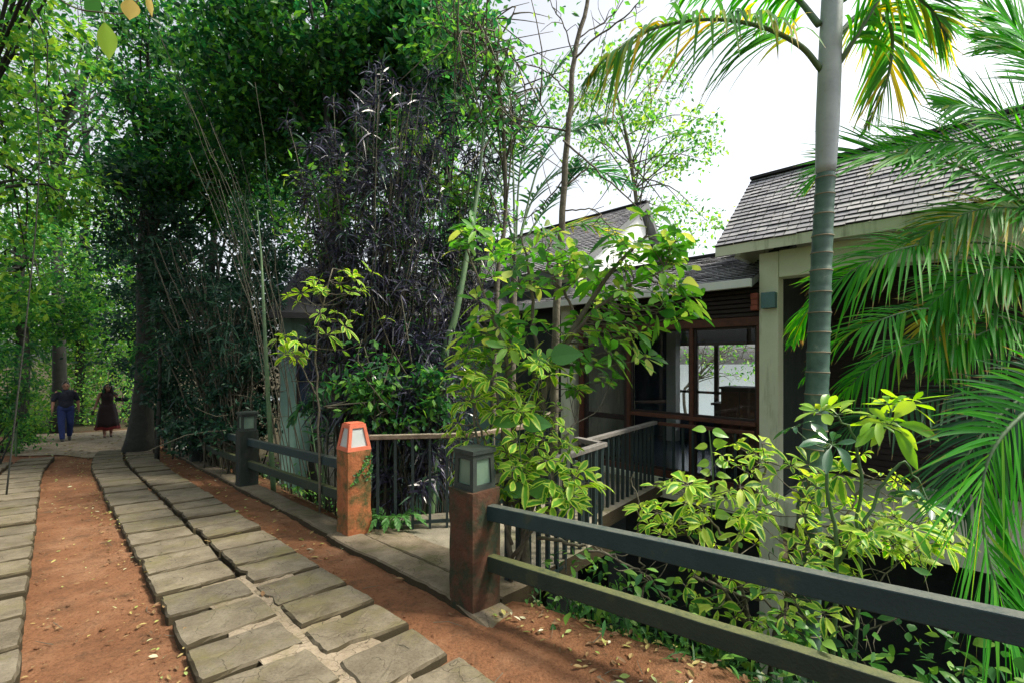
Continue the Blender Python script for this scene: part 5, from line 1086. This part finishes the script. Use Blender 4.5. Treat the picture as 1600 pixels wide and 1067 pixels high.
# fern by the orange pillar, creeper on the pillar
B = np.array((*ST(s2 - .12, .46), 0)); B[2] = Hz(B[0], B[1]); th = thing('fern', 'small bright fern growing at the foot of the orange lantern pillar by the railing', 'fern', B); rng = np.random.default_rng(131)
for a in np.linspace(-.4, 3.6, 11):
    lf = MB(); ra = MB(); L = rng.uniform(.28, .45); v = np.array((math.cos(a), math.sin(a) * -.8, 0)); frond(lf, ra, rng, np.array([(0, 0, 0), v * L * .5 + (0, 0, .30), v * L + (0, 0, .20)]), 16, .075, .022, .2, rr=.003, start=.2); r = ra.build('frond', M['stem'], th); lf.build('leaflets', M['l_fern'], r, smooth_=True)
lpos = pillar_frame(s2, t2); th = thing('creeper', 'thin leafy creeper clinging to the top edge of the orange pillar', 'vine', (lpos[0], lpos[1], lpos[2] + .5), ROT); f = MB(); t = MB()
for k in range(3):
    x = -PW / 2 - .004; ys = np.linspace(.11, -.10 + .05 * k, 10); zz = .38 - .06 * k - np.linspace(0, .30, 10) * (.4 if k else 1.0); c = np.c_[np.full(10, x), np.linspace(-.12, .10 - .09 * k, 10), zz + rng.normal(0, .012, 10)]; t.tube(c, .003, 4)
    n = 30; q = c[rng.integers(0, 10, n)] + rng.normal(0, .012, (n, 3)) * (0.2, 1, 1) - (.008, 0, 0); d = unit(rng.normal(size=(n, 3)) * (.3, 1, 1)); f.diamonds(q, d, unit(np.cross(d, np.array((-1.0, .1, .3)))), rng.uniform(.02, .04, n), .022)
t.build('stem', M['stem'], th); f.build('foliage', M['l_mid'], th)

# ------------------------------------------------------------------ litter on the ground
def lie(n, s0, s1, t0, t1, L, wr, mat_, name):
    f = MB(); s = rng.uniform(s0, s1, n); t = rng.uniform(t0, t1, n); p = PO + s[:, None] * PD + t[:, None] * PN; z = -0.0705 * (np.minimum(p[:, 1], 16) - 3.05)
    on = ((t > -1.5) & (t < -.5)) | ((t > -3.15) & (t < -2.1)); g0 = H(p[:, 0], p[:, 1]); z = np.where(on & (s < 11), z + .052, np.maximum(g0 + .012, np.where(s > 11, g0 + .03, -9)))
    a = rng.uniform(0, 6.28, n); d = unit(np.c_[np.cos(a), np.sin(a), rng.normal(-.06, .12, n)]); sd_ = unit(np.cross(d, np.c_[rng.normal(0, .3, n), rng.normal(0, .3, n), np.ones(n)])); l = L * rng.uniform(.45, 1.3, n)
    f.strips(np.c_[p, z + .004], d, sd_, l, l * wr * rng.uniform(.7, 1.2, n), -.12 * rng.uniform(-.6, 1.5, n), nseg=3, cols=3, fold=.22, prof=[.12, .9, .85, .05]); return f
f = lie(110, -2.2, 10, -3.2, .3, .055, .42, None, ''); g2 = lie(900, 1.5, 14, -.5, .9, .055, .45, None, ''); g3 = lie(420, -2, 12, -2.1, -1.5, .03, .5, None, ''); g4 = lie(260, -2, .5, -.1, .5, .045, .45, None, ''); g5 = lie(500, 9, 19, -4.4, .6, .08, .45, None, ''); g6 = lie(300, -2, 12, -1.66, -1.44, .04, .45, None, '')
for q in (g2, g3, g4, g5, g6): f.v += q.v; f.uv += q.uv; f.f += [x + f.n for x in q.f]; f.n += q.n
tag(f.build('fallen_leaves', M['l_litter']), kind='stuff')
f = MB()
for q in range(420):
    s = rng.uniform(-2, 8); t = rng.choice([rng.uniform(-2.08, -1.52), rng.uniform(-.48, .3), rng.normal(-1.55, .05), rng.normal(-.46, .05)]); p = ST(s, t); r = abs(rng.normal(0, .007)) + .003; f.ball((p[0], p[1], Hz(*p) + r * .4), (r, r * rng.uniform(.7, 1.3), r * .6), 6, 4)
tag(f.build('pebbles', M['dirt']), kind='stuff')
f = MB()
for q in range(60):
    s = rng.uniform(-2, 7); t = rng.uniform(-2.05, .3); p = ST(s, t); a = rng.uniform(0, 6.28); L = rng.uniform(.06, .22); z = Hz(*p) + (.055 if -1.5 < t < -.5 else .012); d = np.array((math.cos(a), math.sin(a), -.0705 * math.sin(a))) * L; c0 = np.array((*p, z)); f.tube([c0 - d / 2, c0 + rng.normal(0, .008, 3) + (0, 0, .006), c0 + d / 2], [.0022, .002, .0012], 4)
tag(f.build('fallen_twigs', M['twig']), kind='stuff')
p = G(283, 703); th = MB()
rng2 = np.random.default_rng(3)
for k in range(3): th.ball((.09 * (k - 1), rng2.normal(0, .03), .055), (.08, .06, .05 + .015 * k), 9, 6)
th.v = [v + rng2.normal(0, .010, v.shape) for v in th.v]; ob = th.build('crumpled_wrapper', M['white']); ob.location = (p[0], p[1], Hz(p[0], p[1])); tag(ob, 'crumpled white wrapper lying on the leaf litter beside the far fence', 'litter')
# hanging leaves close to the camera, top left
def hang(label, px, py, Y, L, wd, mt, rot):
    o = W(px, py, Y); f = MB(); f.strips(np.zeros((1, 3)), unit(np.array([(math.sin(rot), .1, -math.cos(rot))])), unit(np.array([(math.cos(rot), .25, math.sin(rot))])), L, wd, 0.0, nseg=8, cols=5, fold=.08, prof=[.10, .55, .86, 1, .98, .86, .62, .3, .03])
    th = thing('hanging_leaf', label, 'leaf', o); f.build('blade', M[mt], th, smooth_=True); t = MB(); t.tube([(0, 0, 0), (-.004, 0, .03), (.004, 0, .07)], .0018, 5); t.build('stalk', M['stem'], th)
hang('broad green leaf hanging near the camera at the top left', 163, 36, 1.6, .125, .062, 'l_lime', .05)
hang('pale yellow leaf hanging beside the broad green one, near the camera', 203, -2, 1.6, .072, .060, 'yellowleaf', -.1)
hang('small yellow leaf half cut off, right of the pale yellow one, near the camera', 230, -8, 1.6, .075, .022, 'yellowleaf', .15)
P = np.array([W(x, y, 1.62) for x, y in [(60, -30), (110, 10), (160, 20), (200, 18), (240, -30), (300, -70)]]); m = MB(); m.tube(curve(P, 24) - P[0], .0025, 6)
ob = m.build('hanging_twig', M['twig']); ob.location = P[0]; tag(ob, 'thin twig carrying the yellow and green leaves at the top left', 'twig')
for px, py, L, rot in ((150, -10, .09, -.5), (185, 10, .05, .7)): hang('dark small leaf on the twig above the broad green leaf' if px == 150 else 'little dark leaf between the green and the pale yellow one', px, py, 1.64, L, L * .6, 'l_mid', rot)
pole('thin dark liana hanging down through the upper left canopy', [(8, 700, 6.0), (58, 330, 6.0), (55, 120, 6.0), (42, -40, 6.0)], .010, 4, 'liana', 'darkbark', 'vine')

# ------------------------------------------------------------------ people
def remesh(o, vox, sm=4):
    r = o.modifiers.new("remesh", 'REMESH'); r.mode = 'VOXEL'; r.voxel_size = vox; r.use_smooth_shade = True
    s_ = o.modifiers.new("smooth", 'SMOOTH'); s_.factor = .5; s_.iterations = sm; return o
M['skin'] = solid('skin', [(.20, .10, .065), (.25, .13, .085)], 8, .6, .03)
M['hair'] = solid('black_hair', [(.010, .008, .007), (.022, .016, .013)], 30, .4, .3, 80)
M['navy'] = solid('navy_shirt', [(.006, .008, .018), (.010, .014, .028)], 12, .85, .2)
M['denim'] = solid('blue_trousers', [(.010, .02, .085), (.018, .035, .13)], 14, .85, .2)
M['shoe'] = solid('dark_shoe', [(.02, .02, .02), (.04, .035, .03)], 10, .5, .1)
M['dress'] = solid('dark_dress', [(.012, .006, .007), (.022, .009, .010)], 10, .85, .2)
M['red'] = solid('red_dress_skirt', [(.13, .012, .014), (.20, .02, .02)], 10, .8, .2)
M['eye'] = solid('dark_eye', [(.01, .008, .006), (.02, .015, .01)], 10, .2, 0)
def cap(mb, pts, rad, n=12):
    """closed limb with rounded ends"""
    mb.tube(pts, rad, n); mb.ball(pts[0], rad[0], 10, 7); mb.ball(pts[-1], rad[-1], 10, 7)
def hand(mb, w, d, side, curl):
    """palm, four fingers and a thumb from wrist w pointing along d"""
    w = np.asarray(w, float); d = unit(d); s = unit(np.array(side, float) - d * np.dot(side, d)); n = np.cross(d, s)
    for q in np.linspace(-.028, .028, 5): cap(mb, [w + s * q * .6, w + d * .08 + s * q], [.014, .013], 8)
    for q, L in ((-.030, .062), (-.010, .074), (.010, .078), (.029, .070)):
        b = w + d * .085 + s * q; a1 = b + unit(d + n * curl * .4) * L * .5; a2 = a1 + unit(d * .8 + n * curl) * L * .5; cap(mb, [b, a1, a2], [.0095, .0088, .0075], 7)
    b = w + d * .03 + s * .034; a1 = b + unit(d * .7 + s * .7) * .035; cap(mb, [b, a1, a1 + unit(d + n * curl * .5) * .03], [.011, .010, .008], 7)
def head(mb, c, turn=0):
    c = np.asarray(c, float); mb.ball(c + (0, .008, .015), (.072, .092, .10), 18, 12); mb.ball(c + (0, -.022, -.055), (.052, .062, .062), 14, 9); cap(mb, [c + (0, -.085, .005), c + (0, -.103, -.022)], [.010, .015], 8)
    for x in (-1, 1): mb.ball(c + (x * .073, .005, -.005), (.010, .02, .03), 8, 6); mb.ball(c + (x * .032, -.078, .022), (.02, .014, .008), 8, 6)
    mb.ball(c + (0, -.083, -.062), (.025, .010, .010), 8, 6)
def eyes(parent, c):
    for x in (-1, 1): e = MB(); e.ball(np.asarray(c) + (x * .030, -.083, .008), (.013, .008, .009), 8, 6); e.build('eye', M['eye'], parent, smooth_=True)
# man: navy shirt, blue trousers, mid-stride towards the camera
P = G(103, 689); P[2] = Hz(P[0], P[1]) + .022
man = thing('person', 'man in navy shirt and blue trousers walking toward the camera on the far path', 'person', P, math.radians(46))
b = MB(); hc = np.array((.0, -.03, 1.555)); head(b, hc); cap(b, [(0, 0, 1.36), (0, -.015, 1.50)], [.062, .055])
cap(b, [(0, 0, .95), (0, .01, 1.12), (0, 0, 1.30)], [.135, .13, .145], 16); cap(b, [(-.125, 0, 1.37), (.125, 0, 1.37)], [.06, .06])
for x, kn, an in ((-1, (-.09, -.10, .50), (-.075, -.16, .09)), (1, (.09, .02, .49), (.08, .20, .13))): cap(b, [(x * .085, 0, .92), kn, an], [.095, .062, .042])
for x, el, wr_, cu in ((-1, (-.255, .03, 1.11), (-.275, -.08, .87), 1), (1, (.25, .06, 1.11), (.265, .02, .87), 1)):
    cap(b, [(x * .17, 0, 1.37), el, wr_], [.058, .042, .030]); hand(b, wr_, np.array(wr_) - np.array(el), (0, -1, 0), x * .5)
remesh(b.build('body', M['skin'], man), .011); eyes(man, hc)
c = MB(); cap(c, [(0, 0, 1.0), (0, .01, 1.12), (0, 0, 1.30)], [.155, .150, .160], 18); cap(c, [(-.125, 0, 1.365), (.125, 0, 1.365)], [.075, .075]); cap(c, [(0, 0, 1.38), (0, -.005, 1.43)], [.085, .075])
for x, el in ((-1, (-.245, .025, 1.16)), (1, (.24, .05, 1.16))): cap(c, [(x * .165, 0, 1.36), el], [.064, .056])
remesh(c.build('shirt', M['navy'], man), .014)
c = MB(); cap(c, [(-.05, 0, .93), (.05, 0, .93)], [.135, .135], 16)
for x, kn, an in ((-1, (-.09, -.10, .50), (-.075, -.16, .10)), (1, (.09, .02, .49), (.08, .195, .14))): cap(c, [(x * .085, 0, .90), kn, an], [.104, .078, .060])
remesh(c.build('trousers', M['denim'], man), .014)
for a, d in (((-.075, -.16, .045), (0, -1, 0)), ((.08, .19, .075), (0, -.9, -.35))): c = MB(); a = np.array(a); d = np.array(d); cap(c, [a + (0, .05, 0), a + d * .06, a + d * .16 - (0, 0, .008)], [.042, .045, .034]); remesh(c.build('shoe', M['shoe'], man), .010, 2)
c = MB(); c.ball(hc + (0, .022, .04), (.080, .093, .092), 18, 12); remesh(c.build('hair', M['hair'], man), .012, 2)
# woman: dark dress with red skirt
P = G(168, 683); P[2] = Hz(P[0], P[1]) + .022
wom = thing('person', 'long-haired woman in a dark dress with red hem walking on the far path', 'person', P, math.radians(44))
b = MB(); hc = np.array((.01, -.05, 1.515)); head(b, hc); cap(b, [(0, 0, 1.34), (.005, -.03, 1.46)], [.052, .047])
cap(b, [(0, .01, .92), (0, 0, 1.08), (0, -.005, 1.26)], [.14, .11, .125], 16); cap(b, [(-.135, 0, 1.335), (.135, 0, 1.335)], [.052, .052])
for x, kn, an in ((-1, (-.085, -.06, .48), (-.07, -.07, .09)), (1, (.085, -.02, .48), (.085, .08, .09))): cap(b, [(x * .085, 0, .90), kn, an], [.095, .058, .036]); cap(b, [an, (an[0], an[1] - .04, .05), (an[0], an[1] - .13, .035)], [.034, .036, .026])
el, wr_ = (-.24, .0, 1.08), (-.30, -.10, .88); cap(b, [(-.165, 0, 1.33), el, wr_], [.046, .036, .025]); hand(b, wr_, np.array(wr_) - np.array(el), (0, -1, 0), -.7)
el, wr_ = (.25, .03, 1.10), (.30, -.17, 1.14); cap(b, [(.165, 0, 1.33), el, wr_], [.046, .036, .025]); hand(b, wr_, np.array(wr_) - np.array(el), (0, 0, 1), .6)
remesh(b.build('body', M['skin'], wom), .011); eyes(wom, hc)
def skirt(name, mt, zs, rs, seed, y0=0.0, r_in=.02):
    rng = np.random.default_rng(seed); n = 36; m = MB(); V = []
    for z, r in zip(zs, rs):
        for k in range(n): a = 2 * math.pi * k / n; q = r * (1 + .07 * math.sin(a * 7 + z * 2) * (1.2 - z) + .03 * math.sin(a * 3)); V.append((q * math.cos(a), q * .85 * math.sin(a) + y0, z + .015 * math.sin(a * 5)))
    m1 = len(zs); fs = [(r * n + k, r * n + (k + 1) % n, (r + 1) * n + (k + 1) % n, (r + 1) * n + k) for r in range(m1 - 1) for k in range(n)]; m.add(V, fs); o = m.build(name, M[mt], wom, smooth_=True); so_ = o.modifiers.new("solid", 'SOLIDIFY'); so_.thickness = .006; return o
skirt('skirt', 'red', [.24, .40, .60, .80, .98], [.30, .265, .23, .195, .165], 1)
skirt('overskirt', 'dress', [.33, .50, .70, .88, 1.0], [.268, .255, .235, .205, .175], 2, -.03)
c = MB(); cap(c, [(0, .01, .95), (0, 0, 1.08), (0, -.005, 1.25)], [.165, .135, .147], 18); cap(c, [(-.11, 0, 1.31), (.11, 0, 1.31)], [.068, .068]); remesh(c.build('dress_bodice', M['dress'], wom), .013)
c = MB(); c.ball(hc + (0, .025, .035), (.082, .095, .095), 18, 12)
for x, y, z in ((-.085, .0, 1.22), (.085, .0, 1.22), (0, .09, 1.18), (-.06, .06, 1.2), (.06, .06, 1.2)): cap(c, [hc + (x * .8, y * .6 + .01, .03), hc + (x * 1.1, y + .005, -.12), (x * 1.25 + .01, y - .03, z)], [.045, .048, .028])
remesh(c.build('hair', M['hair'], wom), .012, 2)
for a in ((-.07, -.10, .03), (.085, .05, .03)): c = MB(); a = np.array(a); cap(c, [a + (0, .05, 0), a, a + (0, -.10, -.004)], [.034, .036, .030]); remesh(c.build('shoe', M['shoe'], wom), .009, 2)
Rw = np.array(Matrix.Rotation(math.radians(44), 3, 'Z')); hl = Rw @ np.array((.315, -.24, 1.145)) + np.array(P)
m = MB(); m.box((-.15, -.02, -.055), (.15, .02, .055)); ob = m.build('folder', M['navy'], bevel=.006); ob.location = hl; ob.rotation_euler = (.1, .12, math.radians(50)); tag(ob, 'dark blue folder held out by the woman in the red-hemmed dress', 'folder')
hl = Rw @ np.array((-.335, -.17, .77)) + np.array(P); m = MB(); m.box((-.036, -.006, -.072), (.036, .006, .072)); ob = m.build('phone', M['darklamp'], bevel=.004); ob.location = hl; ob.rotation_euler = (.3, .1, .8); tag(ob, 'small dark phone in the lowered hand of the long-haired woman', 'phone')
